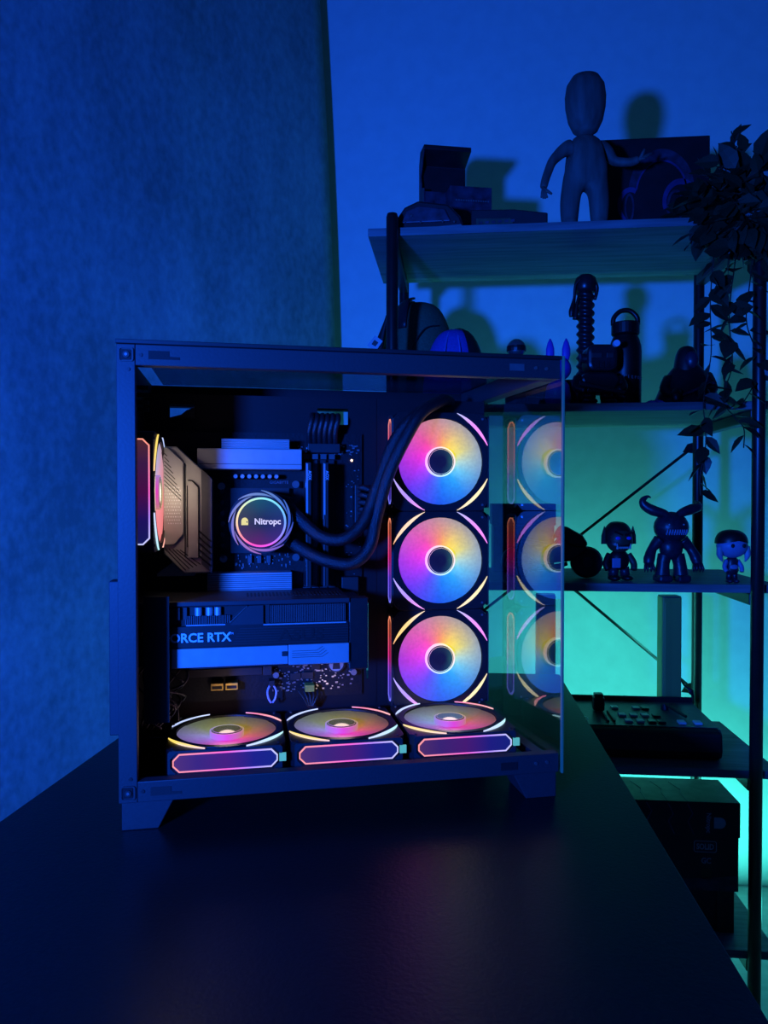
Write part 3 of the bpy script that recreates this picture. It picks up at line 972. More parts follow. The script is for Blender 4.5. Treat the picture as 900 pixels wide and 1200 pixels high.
polar_xz(polar_mat('cooler_ring_light', RBOW, RBOW, 0, 1, 1.1, base=(0.05, 0.05, 0.05)))
SW = [(0, (0.30, 0.45, 0.95)), (45, (0.42, 0.62, 0.92)), (90, (0.60, 0.74, 0.85)), (140, (0.66, 0.72, 0.88)), (200, (0.72, 0.62, 0.86)), (250, (0.92, 0.60, 0.80)), (300, (0.68, 0.50, 0.92))]
polar_xz(polar_mat('cooler_swirl_light', SW, SW, 0, 1, 0.42, base=(0.06, 0.06, 0.06)))
polar_xz(polar_mat('cooler_face_glow', [(0, (0.14, 0.16, 0.30)), (180, (0.18, 0.2, 0.2))], FACE, 0.004, 0.024, 0.75, base=(0.02, 0.02, 0.025), rough=0.12))
cx, cy, cz = PC
MB().lathe([(0.0355, cy + 0.010), (0.0355, cy + 0.046), (0.030, cy + 0.055)], (cx, 0, cz), 48, 'y').build('pump_body', 'chip', pump)
MB().lathe([(0.0352, cy + 0.0042), (0.0352, cy + 0.0095)], (cx, 0, cz), 48, 'y').build('pump_rim', 'chip', pump)
for k in range(8):
    a0 = 2 * PI * k / 8
    oo, ii = [], []
    for q in range(15):
        t = q / 14
        a = a0 + R(72) * t
        rad = 0.0354 - 0.0052 * t
        th = 0.0026 * math.sin(PI * min(1, t * 0.96 + 0.04)) + 0.0002
        oo.append((cx + rad * math.cos(-a), cz + rad * math.sin(-a)))
        ii.append((cx + (rad - th) * math.cos(-a), cz + (rad - th) * math.sin(-a)))
    MB().prism(oo + ii[::-1], 'y', cy + 0.0014, cy + 0.0040).build('swirl_vane', 'cooler_swirl_light', pump)
c48 = lambda r: [(cx + r * math.cos(2 * PI * k / 64), cz + r * math.sin(2 * PI * k / 64)) for k in range(64)]
MB().ringprism(c48(0.0274), c48(0.0252), 'y', cy - 0.0002, cy + 0.0014).build('light_ring', 'cooler_ring_light', pump)
MB().prism(c48(0.0251), 'y', cy + 0.0002, cy + 0.0014).build('face_disc', 'cooler_face_glow', pump)
mat('logo_glow_white', (0.08, 0.08, 0.08), 0.4, emit=(0.75, 0.70, 0.90), estr=0.9)
mat('logo_glow_yellow', (0.06, 0.06, 0.01), 0.4, emit=(0.92, 0.78, 0.22), estr=0.9)
text('logo_lettering', 'Nitropc', 0.0092, 'logo_glow_white', pump, (cx - 0.0075, cy - 0.0001, cz - 0.0022), (R(90), 0, 0), 0.0003, 0.00022, 0.98)
dome = [(cx - 0.0178 + 0.0037 * math.cos(R(180 - 12 * k)), cz + 0.0012 + 0.0040 * math.sin(R(180 - 12 * k))) for k in range(16)]
MB().prism([(cx - 0.0215, cz - 0.0030)] + dome + [(cx - 0.0141, cz - 0.0030)], 'y', cy - 0.0006, cy + 0.0001).build('logo_mark', 'logo_glow_yellow', pump)
MB().box(cx - 0.0160, cy - 0.0008, cz - 0.0004, cx - 0.0148, cy - 0.00062, cz + 0.0012).build('logo_eye', 'groove', pump)


def tube_set(pts, r=0.0072):
    MB().tube(pts, r, 14, 10).build('braided_tube', 'sleeve', pump, smooth=True)


tube_set([(0.163, 0.140, 0.278), (0.176, 0.128, 0.262), (0.200, 0.117, 0.241), (0.226, 0.114, 0.238), (0.250, 0.120, 0.258), (0.268, 0.128, 0.300), (0.288, 0.132, 0.350), (0.310, 0.136, 0.378), (0.335, 0.150, 0.394), (0.352, 0.172, 0.399)])
tube_set([(0.164, 0.140, 0.238), (0.180, 0.126, 0.226), (0.205, 0.116, 0.214), (0.235, 0.114, 0.210), (0.256, 0.118, 0.228), (0.265, 0.122, 0.262), (0.278, 0.118, 0.310), (0.298, 0.118, 0.352), (0.320, 0.128, 0.384), (0.350, 0.150, 0.402), (0.366, 0.172, 0.404)])
for p in ((0.160, 0.145, 0.281), (0.161, 0.145, 0.242)):
    MB().cyl((p[0] - 0.006, p[1] + 0.004, p[2]), (p[0] + 0.008, p[1] - 0.006, p[2] - 0.004), 0.0082, n=14).build('tube_fitting', 'connector', pump)

# ------------------------------------------------------------------ graphics card
gpu = cthing('graphics_card', 'thick graphics card with a silver edge band lettered GEFORCE RTX', 'graphics card', (0.13, 0.11, 0.108))
G = 0.0600
MB().box(0.0040, G + 0.006, 0.1120, 0.2440, 0.1590, 0.1730).build('card_body', 'gpu_black', gpu, bevel=0.001)
MB().box(0.0040, G - 0.0005, 0.1735, 0.2250, 0.1590, 0.1785).build('backplate', 'gpu_grey', gpu, bevel=0.0008)
sl = MB()
for k in range(26):
    sl.box(0.118 + 0.0040 * k, G + 0.030, 0.1786, 0.1200 + 0.0040 * k, G + 0.060, 0.1790)
sl.build('backplate_slots', 'groove', gpu)
MB().prism([(0.0425, 0.1312), (0.2240, 0.1312), (0.2240, 0.1530), (0.1370, 0.1530), (0.1190, 0.1720), (0.1185, 0.1735), (0.1000, 0.1560), (0.0860, 0.1530), (0.0425, 0.1530)], 'y', G, G + 0.0055).build('shroud_band', 'gpu_black', gpu, bevel=0.0005)
MB().prism([(0.1010, 0.1535), (0.1345, 0.1535), (0.1345, 0.1730), (0.1200, 0.1730)], 'y', G - 0.0006, G + 0.0055).build('shroud_wedge', 'gpu_grey', gpu)
MB().box(0.0425, G - 0.001, 0.1110, 0.1600, G + 0.006, 0.1305).build('edge_band', 'silver', gpu, bevel=0.0006)
eb = MB().box(0.1606, G - 0.0022, 0.1100, 0.2240, G + 0.006, 0.1310).build('edge_band', 'silver', gpu, bevel=0.0006)
MB().box(0.1535, G - 0.0022, 0.1195, 0.1590, G - 0.0010, 0.1245).build('band_notch', 'gpu_grey', gpu, bevel=0.0003)
bl = MB()
for k in range(4):
    z = 0.1285 - 0.0022 * k
    bl.tube([(0.1640, G - 0.0023, z - 0.004), (0.1900 + 0.002 * k, G - 0.0023, z - 0.004), (0.1960 + 0.002 * k, G - 0.0023, z)], 0.00022, 4)
bl.build('band_lines', 'groove', gpu)
MB().box(0.1345, G + 0.0030, 0.1535, 0.1410, G + 0.006, 0.1730).build('fin_bay', 'groove', gpu)
fin = MB()
for k in range(48):
    fin.box(0.1420 + k * 0.00165, G + 0.0005, 0.1545, 0.1428 + k * 0.00165, G + 0.006, 0.1725)
tag(fin.build('cooling_fins', 'silver_dark', gpu), kind='stuff')
MB().box(0.1345, G - 0.0008, 0.1522, 0.2210, G + 0.002, 0.1535).build('fin_ledge', 'silver', gpu)
fin = MB()
for k in range(24):
    fin.box(0.0560 + k * 0.0019, G + 0.0020, 0.1545, 0.0569 + k * 0.0019, G + 0.006, 0.1635)
tag(fin.build('cooling_fins', 'silver_dark', gpu), kind='stuff')
MB().box(0.0570, G - 0.0008, 0.1536, 0.0960, G + 0.002, 0.1548).build('fin_ledge', 'silver', gpu)
for x in (0.0690, 0.0800, 0.0885):
    MB().lathe([(0.0036, 0.1640), (0.0036, 0.1722)], (x, G + 0.002, 0), 12).build('capacitor', 'silver', gpu)
for x in (0.0490, 0.0560):
    MB().box(x - 0.0016, G + 0.001, 0.1600, x + 0.0016, G + 0.0055, 0.1725).build('coil_block', 'gpu_grey', gpu)
rl = MB()
for k in range(7):
    rl.box(0.1035 + 0.0012 * k, G - 0.0004, 0.1335 + 0.0026 * k, 0.2235, G, 0.1340 + 0.0026 * k)
rl.build('shroud_ribs', 'gpu_grey', gpu)
text('maker_print', 'ASUS', 0.0160, 'gpu_black', gpu, (0.1500, G - 0.0004, 0.1360), (R(90), 0, 0), 0.0002, 0.0004, 1.3)
text('model_print', 'GEFORCE RTX', 0.0128, 'print_pale', gpu, (0.0195, G - 0.0001, 0.1372), (R(90), 0, 0), 0.0004, 0.00030, 0.98)
text('trade_mark_print', 'TM', 0.0030, 'print_pale', gpu, (0.1000, G - 0.0001, 0.1438), (R(90), 0, 0), 0.0004, 0.0, 1.0)
MB().prism([(0.2245, 0.1020), (0.2450, 0.1020), (0.2450, 0.1780), (0.2245, 0.1780)], 'y', G + 0.002, G + 0.020).build('end_cap', 'gpu_black', gpu, bevel=0.001)
MB().box(0.0150, G + 0.02, 0.1050, 0.2200, 0.150, 0.1118).build('fan_side', 'gpu_black', gpu)

# ------------------------------------------------------------------ cables inside the case
pw = cthing('power_cable', 'black braided power cable plugged in beside the memory sticks', 'cable', (0.26, 0.16, 0.27))
for k in range(6):
    z = 0.252 + 0.0085 * k
    MB().tube([(0.2450, 0.150, z), (0.2500, 0.136, z + 0.002), (0.2600, 0.134, z - 0.001), (0.2700, 0.150, z - 0.006), (0.2740, 0.176, z - 0.010)], 0.0036, 8, 5).build('wire', 'sleeve', pw, smooth=True)
MB().box(0.2425, 0.138, 0.2480, 0.2495, 0.1498, 0.3000).build('plug', 'connector', pw, bevel=0.0006)
cc = cthing('processor_cable', 'bundle of black wires looping over the memory sticks from the tray opening', 'cable', (0.215, 0.165, 0.345))
for k in range(6):
    x = 0.193 + 0.0062 * k
    MB().tube([(x, 0.172, 0.346), (x - 0.002, 0.160, 0.362), (x + 0.001, 0.158, 0.376), (x + 0.003, 0.170, 0.383), (x + 0.003, 0.179, 0.384)], 0.0034, 8, 5).build('wire', 'cable_black', cc, smooth=True)
MB().box(0.190, 0.160, 0.338, 0.228, 0.174, 0.349).build('plug', 'connector', cc, bevel=0.0006)
rc = cthing('front_panel_wires', 'loose thin black wires hanging behind the left corner post', 'cable', (0.03, 0.10, 0.04))
rnd = random.Random(11)
for k in range(11):
    x0, y0 = rnd.uniform(0.010, 0.030), rnd.uniform(0.042, 0.10)
    pts = [(x0, max(y0, 0.06), 0.150)]
    for q in range(1, 6):
        pts.append((0.008 + rnd.uniform(0.0, 0.046), rnd.uniform(0.056, 0.12), 0.150 - 0.020 * q))
    MB().tube(pts, 0.0013, 6, 5).build('wire', 'cable_black', rc, smooth=True)
usb = cthing('header_plug', 'small pale twin-wire plug hanging below the card slots', 'plug', (0.147, 0.165, 0.05))
mat('plug_lilac', (0.45, 0.40, 0.62), 0.5)
for s in (-1, 1):
    MB().tube([(0.147 + s * 0.001, 0.162, 0.066), (0.147 + s * 0.005, 0.160, 0.058), (0.147 + s * 0.004, 0.158, 0.050), (0.147 + s * 0.001, 0.160, 0.044)], 0.0012, 6, 5).build('wire', 'plug_lilac', usb, smooth=True)
MB().box(0.1440, 0.158, 0.064, 0.1500, 0.172, 0.070).build('plug_body', 'connector', usb)
mat('wire_yellow', (0.40, 0.32, 0.03), 0.5)
ha = cthing('audio_header_plug', 'black header plug with a yellow tab at the lower board edge', 'plug', (0.19, 0.165, 0.05))
MB().box(0.186, 0.158, 0.055, 0.197, 0.172, 0.063).build('plug_body', 'wire_yellow', ha, bevel=0.0006)
for k in range(5):
    MB().tube([(0.178 + 0.006 * k, 0.166, 0.056), (0.184 + 0.004 * k, 0.160, 0.048), (0.190 + 0.001 * k, 0.160, 0.036)], 0.0011, 6, 4).build('wire', 'cable_black', ha, smooth=True)

# ================================================================== things on the rack
S5, S4, S3, S2, S1 = SZ
mat('card_black', (0.010, 0.010, 0.013), 0.45, var=0.3, scale=30)
mat('card_print', (0.035, 0.032, 0.055), 0.45, var=0.6, scale=60)
mat('card_purple', (0.055, 0.04, 0.13), 0.45, var=0.4, scale=30)
mat('olive', (0.05, 0.055, 0.03), 0.7, var=0.4, scale=80, bump=0.3)
mat('wood_brown', (0.085, 0.080, 0.070), 0.7, var=0.35, scale=70, bump=0.5, stretch=(1, 1, 0.15))
mat('leaf_green', (0.016, 0.030, 0.014), 0.45, var=0.4, scale=60)
mat('stem_brown', (0.020, 0.020, 0.012), 0.6)
mat('toy_black', (0.006, 0.006, 0.008), 0.4, var=0.3, scale=60)
mat('toy_green', (0.030, 0.045, 0.028), 0.5, var=0.2, scale=60)
mat('toy_navy', (0.020, 0.018, 0.034), 0.38, var=0.3, scale=120, bump=0.3)
mat('toy_blue', (0.22, 0.26, 0.42), 0.45, var=0.1)
mat('toy_pale', (0.30, 0.32, 0.38), 0.5, var=0.1)
mat('toy_white', (0.5, 0.5, 0.5), 0.4, var=0.1)
mat('toy_eye', (0.05, 0.08, 0.6), 0.3, var=0.05)
mat('bottle_black', (0.003, 0.003, 0.0035), 0.4, var=0.2)
mat('bottle_print', (0.14, 0.14, 0.15), 0.5, var=0.05)
mat('cap_green', (0.055, 0.085, 0.045), 0.8, var=0.25, scale=300, bump=0.3)
mat('cap_blue', (0.050, 0.050, 0.30), 0.7, var=0.15, scale=300)
mat('cap_seam', (0.12, 0.12, 0.45), 0.7)
mat('purple_toy', (0.17, 0.05, 0.42), 0.5, var=0.1)
mat('handle_dark', (0.014, 0.014, 0.018), 0.32, var=0.3, metal=0.2)
mat('console_black', (0.010, 0.011, 0.012), 0.42, var=0.2)
mat('console_top', (0.075, 0.080, 0.075), 0.40, var=0.15, scale=80)
mat('key_pad', (0.7, 0.72, 0.70), 0.5, var=0.1)
mat('tower_grey', (0.45, 0.42, 0.11), 0.5, metal=0.3, var=0.08, stretch=(1, 1, 0.05))
mat('box_brown', (0.035, 0.032, 0.020), 0.7, var=0.3)
mat('badge_green', (0.020, 0.040, 0.012), 0.6, var=0.1)
mat('label_white', (0.45, 0.45, 0.47), 0.5, var=0.1)


def rthing(name, label, cat, base, rz=0.0, group=None):
    return thing(name, label, cat, base, rz, group, off=None)


def octa(hx, hz, c):
    return [(-hx, -hz + c), (-hx + c, -hz), (hx - c, -hz), (hx, -hz + c), (hx, hz - c), (hx - c, hz), (-hx + c, hz), (-hx, hz - c)]


# --- top shelf: flat hardware pile and open printed box
t = rthing('game_shell', 'low dark angular shell with studs at the left end of the top shelf', 'prop', (-0.045, 1.462, S1 + 0.0004), R(-8))
MB().prism([(-0.062, 0.0), (0.070, 0.0), (0.062, 0.020), (0.040, 0.044), (-0.018, 0.056), (-0.045, 0.046), (-0.060, 0.026)], 'y', -0.045, 0.040).build('body', 'card_black', t, bevel=0.004)
MB().prism([(-0.050, 0.014), (0.045, 0.010), (0.034, 0.034), (-0.014, 0.044), (-0.040, 0.036)], 'y', -0.050, -0.0455).build('face_plate', 'card_print', t, bevel=0.002)
for x, z in ((-0.042, 0.016), (-0.030, 0.026), (-0.012, 0.012), (0.030, 0.010), (0.052, 0.008)):
    MB().ball((x, -0.051, z), 0.0022, 0.0016, 0.0022, 8, 6).build('stud', 'screw_steel', t)
for k in range(4):
    MB().prism([(-0.052 + 0.012 * k, 0.026 + 0.006 * k), (-0.043 + 0.012 * k, 0.028 + 0.006 * k), (-0.045 + 0.012 * k, 0.038 + 0.004 * k), (-0.052 + 0.012 * k, 0.036 + 0.004 * k)], 'y', -0.030, 0.030).build('ridge', 'olive', t, bevel=0.002)
t = rthing('circuit_card', 'thin dark board lying flat and tapering away beside the open box', 'board', (0.105, 1.46, S1 + 0.0004), R(-6))
MB().prism([(-0.070, 0.0), (0.072, 0.0), (0.072, 0.020), (0.010, 0.031), (-0.070, 0.036)], 'y', -0.045, 0.045).build('body', 'card_black', t, bevel=0.002)
MB().prism([(-0.060, 0.004), (0.010, 0.004), (0.004, 0.014), (-0.060, 0.018)], 'y', -0.048, -0.0455).build('edge_plate', 'olive', t, bevel=0.001)
for k in range(6):
    MB().box(-0.055 + 0.012 * k, -0.0495, 0.006, -0.048 + 0.012 * k, -0.0485, 0.0105).build('edge_chip', 'card_print', t)
t = rthing('display_box', 'small dark printed box with its notched lid standing open', 'box', (0.008, 1.568, S1 + 0.0553), R(14))
t.scale = (1.18, 1.18, 1.18)
BZ = 0.0
MB().box(-0.058, 0.015, BZ + 0.001, 0.020, 0.050, BZ + 0.068).build('box_body', 'card_print', t, bevel=0.001)
MB().prism([(0.0515, 0.0), (0.0560, 0.0), (0.0560, 0.130), (0.045, 0.150), (0.010, 0.148), (0.010, 0.140), (0.0515, 0.128)], 'x', -0.060, 0.026).build('lid', 'card_black', t, bevel=0.001)
MB().prism([(0.012, 0.0), (0.051, 0.0), (0.051, 0.128), (0.030, 0.142), (0.012, 0.138), (0.040, 0.105), (0.034, 0.080), (0.012, 0.072)], 'x', -0.0600, -0.0585).build('lid_side', 'card_print', t)
MB().box(-0.020, -0.020, BZ + 0.001, 0.055, 0.0145, BZ + 0.066).build('front_box', 'card_print', t, bevel=0.001)
pf = MB()
for k in range(14):
    pf.box(-0.010 + 0.0044 * k, -0.0206, BZ + 0.040, -0.0075 + 0.0044 * k, -0.0202, BZ + 0.0422)
tag(pf.build('print_line', 'bottle_print', t), kind='stuff')
MB().prism([(0.020, 0.004), (0.032, 0.004), (0.0275, 0.014), (0.0265, 0.026), (0.0255, 0.014)], 'y', -0.0207, -0.0202).build('print_beam', 'toy_blue', t)
# base that carries the open box above the shell
MB().box(-0.058, -0.018, -0.0465, 0.050, 0.050, 0.0005).build('box_tray', 'card_black', t, bevel=0.001)

# --- plain wooden figure
t = rthing('wooden_figure', 'bare wooden mannequin figure standing on the top shelf, one arm raised', 'figurine', (0.250, 1.470, S1 + 0.0004), R(8))
v = [(0, 0, 0.105), (0, 0, 0.145), (0, 0, 0.170), (0, 0, 0.185),
     (-0.026, 0, 0.098), (-0.030, 0, 0.050), (-0.030, 0.0, 0.016), (-0.030, -0.014, 0.012),
     (0.026, 0, 0.098), (0.028, 0, 0.050), (0.028, 0.0, 0.016), (0.028, -0.014, 0.012),
     (-0.040, 0, 0.162), (-0.066, -0.004, 0.135), (-0.080, -0.010, 0.098), (-0.085, -0.014, 0.078),
     (0.040, 0, 0.162), (0.054, -0.006, 0.136), (0.082, -0.018, 0.130), (0.098, -0.024, 0.134)]
e = [(0, 1), (1, 2), (2, 3), (0, 4), (4, 5), (5, 6), (6, 7), (0, 8), (8, 9), (9, 10), (10, 11), (2, 12), (12, 13), (13, 14), (14, 15), (2, 16), (16, 17), (17, 18), (18, 19)]
rr = [0.034, 0.036, 0.026, 0.012, 0.022, 0.020, 0.017, 0.013, 0.022, 0.020, 0.017, 0.013, 0.014, 0.0095, 0.0085, 0.0075, 0.014, 0.0095, 0.0085, 0.0075]
skin('body', v, e, rr, 'wood_brown', t)
MB().lathe([(0.010, 0.186), (0.024, 0.196), (0.033, 0.215), (0.038, 0.240), (0.039, 0.262), (0.036, 0.282), (0.026, 0.298), (0.012, 0.305), (0.002, 0.3065)], (0, 0, 0), 24, sx=1.0, sy=0.9).build('head', 'wood_brown', t, smooth=True)
for sx_, hx, hz, dz in ((-1, -0.085, 0.078, -1), (1, 0.098, 0.134, 0.2)):
    for k in range(4):
        a = (k - 1.5) * 0.30
        d = Vector((0.012 * math.sin(a) + (0.012 if sx_ > 0 else 0), -0.004, dz * 0.018 * math.cos(a) + (0.010 * math.sin(a) if sx_ > 0 else 0)))
        p0 = Vector((hx, -0.016 if sx_ < 0 else -0.026, hz)) - d * 0.2
        MB().tube([p0, p0 + d * 0.7, p0 + d * 1.3 + Vector((0, -0.002, -0.001))], [0.0036, 0.0030, 0.0018], 8).build('finger', 'wood_brown', t, smooth=True)
    th = Vector((0.012 * (1 if sx_ < 0 else 0.4), -0.005, -0.010 if sx_ < 0 else 0.013))
    p0 = Vector((hx, -0.016 if sx_ < 0 else -0.026, hz))
    MB().tube([p0, p0 + th * 0.7, p0 + th * 1.2], [0.0038, 0.0030, 0.002], 8).build('thumb', 'wood_brown', t, smooth=True)

# --- headset box
t = rthing('headset_box', 'black box printed with a purple outlined headset behind the wooden figure', 'box', (0.410, 1.600, S1 + 0.0004), R(0))
MB().box(-0.112, -0.020, 0.0, 0.108, 0.050, 0.230).build('carton', 'card_black', t, bevel=0.0015)
Y0 = -0.0203


def arcpts(cx_, cz_, rx, rz, a0, a1, n=22):
    return [(cx_ + rx * math.cos(R(a0 + (a1 - a0) * k / n)), cz_ + rz * math.sin(R(a0 + (a1 - a0) * k / n))) for k in range(n + 1)]


def band(outer, inner, mt, nm, y=Y0, d=0.0007):
    MB().prism(outer + inner[::-1], 'y', y - d, y).build(nm, mt, t)


band(arcpts(0.012, 0.118, 0.066, 0.088, 10, 172), arcpts(0.012, 0.114, 0.052, 0.070, 10, 172), 'card_print', 'printed_headband')
band(arcpts(0.012, 0.114, 0.052, 0.070, 12, 170), arcpts(0.012, 0.113, 0.049, 0.067, 12, 170), 'card_purple', 'printed_headband_line', Y0 - 0.0008)
band(arcpts(0.050, 0.098, 0.036, 0.046, 30, 200), arcpts(0.050, 0.096, 0.028, 0.036, 30, 200), 'card_purple', 'printed_ear_cup', Y0 - 0.0008)
band(arcpts(0.040, 0.088, 0.018, 0.034, 0, 360), arcpts(0.040, 0.088, 0.013, 0.028, 0, 360), 'card_print', 'printed_ear_pad', Y0 - 0.0016)
band(arcpts(-0.050, 0.094, 0.026, 0.036, 60, 260), arcpts(-0.050, 0.092, 0.018, 0.028, 60, 260), 'card_purple', 'printed_ear_cup', Y0 - 0.0008)
band(arcpts(-0.052, 0.088, 0.010, 0.030, 0, 360), arcpts(-0.052, 0.088, 0.006, 0.024, 0, 360), 'card_print', 'printed_ear_pad', Y0 - 0.0016)
MB().box(0.020, Y0 - 0.0006, 0.070, 0.044, Y0, 0.0715).build('printed_microphone', 'card_purple', t)
MB().ball((-0.095, Y0, 0.216), 0.0022, 0.0005, 0.0022, 8, 6).build('printed_dot', 'card_purple', t)

# --- trailing ivy
ivy = rthing('ivy_garland', 'bushy dark trailing ivy spilling off the right end of the top shelf', 'plant', (0.510, 1.470, S1 + 0.0004))
leafs = []
for q in range(3):
    wd, cur = (0.30, 0.34, 0.26)[q], (0.10, 0.16, 0.06)[q]
    mbl = MB()
    rows = []
    for i, (u, hw) in enumerate(((0.0, 0.03), (0.18, 0.75), (0.42, 1.0), (0.70, 0.66), (1.0, 0.0))):
        z = -cur * u * u
        if hw > 0:
            rows.append([mbl.bm.verts.new((u, -wd * hw, z + 0.06 * hw)), mbl.bm.verts.new((u, 0, z)), mbl.bm.verts.new((u, wd * hw, z + 0.06 * hw))])
        else:
            tip = mbl.bm.verts.new((u, 0, z))
    for a, b_ in zip(rows, rows[1:]):
        for k in range(2):
            mbl.face([a[k], b_[k], b_[k + 1], a[k + 1]])
    mbl.face([rows[-1][0], tip, rows[-1][1]])
    mbl.face([rows[-1][1], tip, rows[-1][2]])
    me = bpy.data.meshes.new('leaf')
    mbl.bm.to_mesh(me)
    mbl.bm.free()
    me.materials.append(MATS['leaf_green'])
    leafs.append(me)
rl_ = random.Random(21)
n_leaf = 0


def add_leaf(p, d, size):
    global n_leaf
    o = bpy.data.objects.new('leaf', leafs[n_leaf % 3])
    n_leaf += 1
    COL.objects.link(o)
    o.parent = ivy
    d = Vector(d).normalized()
    qn = d.to_track_quat('X', 'Z')
    o.matrix_local = Matrix.Translation(Vector(p)) @ qn.to_matrix().to_4x4() @ Matrix.Rotation(rl_.uniform(-1.1, 1.1), 4, 'X') @ Matrix.Diagonal((size, size, size, 1))


vines = [
    [(0.00, -0.01, 0.03), (-0.030, -0.075, 0.01), (-0.045, -0.080, -0.06), (-0.052, -0.080, -0.16), (-0.050, -0.080, -0.25), (-0.062, -0.078, -0.33), (-0.058, -0.080, -0.41), (-0.068, -0.080, -0.47), (-0.066, -0.078, -0.505)],
    [(0.01, -0.01, 0.03), (0.000, -0.078, 0.00), (-0.010, -0.084, -0.08), (-0.020, -0.082, -0.18), (-0.014, -0.082, -0.27), (-0.030, -0.082, -0.33), (-0.010, -0.084, -0.365), (0.006, -0.084, -0.385), (0.006, -0.084, -0.42)],
    [(0.02, -0.01, 0.03), (0.020, -0.080, 0.00), (0.016, -0.086, -0.10), (0.008, -0.086, -0.19), (0.022, -0.086, -0.24), (0.030, -0.086, -0.28), (0.018, -0.086, -0.315), (0.000, -0.086, -0.345)],
    [(-0.02, -0.01, 0.03), (-0.065, -0.078, 0.005), (-0.078, -0.080, -0.03), (-0.085, -0.080, -0.055)],
    [(0.01, 0.0, 0.03), (0.005, -0.01, 0.10), (0.012, -0.012, 0.150), (0.006, -0.012, 0.178)],
    [(0.03, 0.0, 0.03), (0.050, -0.02, 0.08), (0.065, -0.03, 0.115)],
    [(0.03, -0.01, 0.03), (0.062, -0.080, 0.0), (0.055, -0.084, -0.09)],
]
for vi, v in enumerate(vines):
    MB().tube(v, 0.0011, 5, 6).build('vine', 'stem_brown', ivy)
    pts = [Vector(p) for p in v]
    lens = [(b_ - a).length for a, b_ in zip(pts, pts[1:])]
    tot = sum(lens)
    step = 0.015
    dcur = 0.07 if vi < 3 else 0.03
    while dcur <= tot + 1e-6:
        acc_, i = dcur, 0
        while i < len(lens) - 1 and acc_ > lens[i]:
            acc_ -= lens[i]
            i += 1
        p = pts[i].lerp(pts[i + 1], min(1, acc_ / lens[i]))
        a = rl_.uniform(0, 2 * PI)
        dn = -0.5 if vi not in (4, 5) else 0.8
        add_leaf(p, (math.cos(a), 0.45 * math.sin(a) - 0.25, dn + rl_.uniform(-0.5, 0.5)), rl_.uniform(0.032, 0.050))
        dcur += step * rl_.uniform(0.7, 1.3)
while n_leaf < 298:
    r = rl_.random() ** 0.5
    a = rl_.uniform(0, 2 * PI)
    x, z = 0.008 + 0.094 * r * math.cos(a), 0.008 + 0.095 * r * math.sin(a)
    y = rl_.uniform(-0.125, -0.088) if z < 0.012 else rl_.uniform(-0.12, 0.02)
    if z > 0.012 and y > -0.07:
        z = max(z, 0.025)
    d = (math.cos(a) + rl_.uniform(-0.8, 0.8), rl_.uniform(-0.9, 0.3), math.sin(a) * 0.6 + rl_.uniform(-0.7, 0.5))
    if z < 0.05 and y > -0.08:
        d = (d[0], d[1], abs(d[2]) * 0.5)
    add_leaf((x, y, z), d, rl_.uniform(0.036, 0.058))

# the crowded leaves deep in the bush, past what can be told apart
core = MB()
for k in range(330):
    r = rl_.random() ** 0.5
    a = rl_.uniform(0, 2 * PI)
    x, z = 0.014 + 0.082 * r * math.cos(a), 0.004 + 0.092 * r * math.sin(a)
    y = rl_.uniform(-0.112, -0.086) if z < 0.014 else rl_.uniform(-0.105, -0.01)
    z = z if (z < 0.0 or y < -0.085) else max(z, 0.03)
    L_ = rl_.uniform(0.034, 0.052)
    M_ = Matrix.Translation((x, y, z)) @ Euler((rl_.uniform(-1.2, 1.2), rl_.uniform(-0.9, 0.9), rl_.uniform(0, 6.28))).to_matrix().to_4x4() @ Matrix.Scale(L_, 4)
    vv = [core.bm.verts.new(M_ @ Vector(c)) for c in ((-0.5, 0, 0), (-0.1, -0.30, 0.05), (0.5, 0, -0.06), (-0.1, 0.30, 0.05))]
    core.face([vv[0], vv[1], vv[2]])
    core.face([vv[0], vv[2], vv[3]])
tag(core.build('inner_leaves', 'leaf_green', ivy), kind='stuff')

# --- second shelf
t = rthing('baseball_hat', 'dark green cap with a black brim behind the left rack post', 'cap', (-0.078, 1.585, S2 + 0.0004), R(0))


def dome(k, u, v):
    a = 2 * PI * u
    c = math.cos(v * PI / 2) ** 0.55
    tilt = 0.16 * math.sin(v * PI / 2)
    return (0.016 + k * 0.078 * c * math.cos(a) - 0.08 * tilt, k * 0.078 * c * math.sin(a), 0.002 + (0.235 + 0.235 * (k - 1)) * math.sin(v * PI / 2))


MB().grid(lambda u, v: dome(1.0, u, v), 32, 14).build('crown', 'cap_green', t, smooth=True)
MB().grid(lambda u, v: dome(1.045, 0.34 + 0.34 * u, 0.50 + 0.46 * v), 20, 10).build('brim_lining', 'card_black', t, smooth=True, solid=0.004)
MB().grid(lambda u, v: (-0.062 - 0.046 * (math.sin(u * PI) + 0.0001) ** 0.15 * v, -0.062 + 0.124 * u, 0.200 - 0.078 * v - 0.020 * v * v), 16, 8).build('brim', 'card_black', t, smooth=True, solid=0.006)
MB().prism([(-0.100, 0.138), (-0.082, 0.126), (-0.068, 0.146), (-0.084, 0.158)], 'y', -0.0675, -0.0640).build('size_sticker', 'label_white', t)
MB().prism([(-0.091, 0.140), (-0.083, 0.135), (-0.077, 0.143), (-0.085, 0.149)], 'y', -0.0680, -0.0677).build('sticker_print', 'card_black', t)
MB().tube([(-0.018, -0.0775, 0.08), (-0.006, -0.077, 0.13), (0.018, -0.071, 0.168), (0.045, -0.055, 0.178)], 0.0014, 6, 6).build('seam', 'card_black', t)
t = rthing('baseball_hat', 'bright blue cap with pale seams, just showing above the case', 'cap', (-0.002, 1.450, S2 + 0.0004))
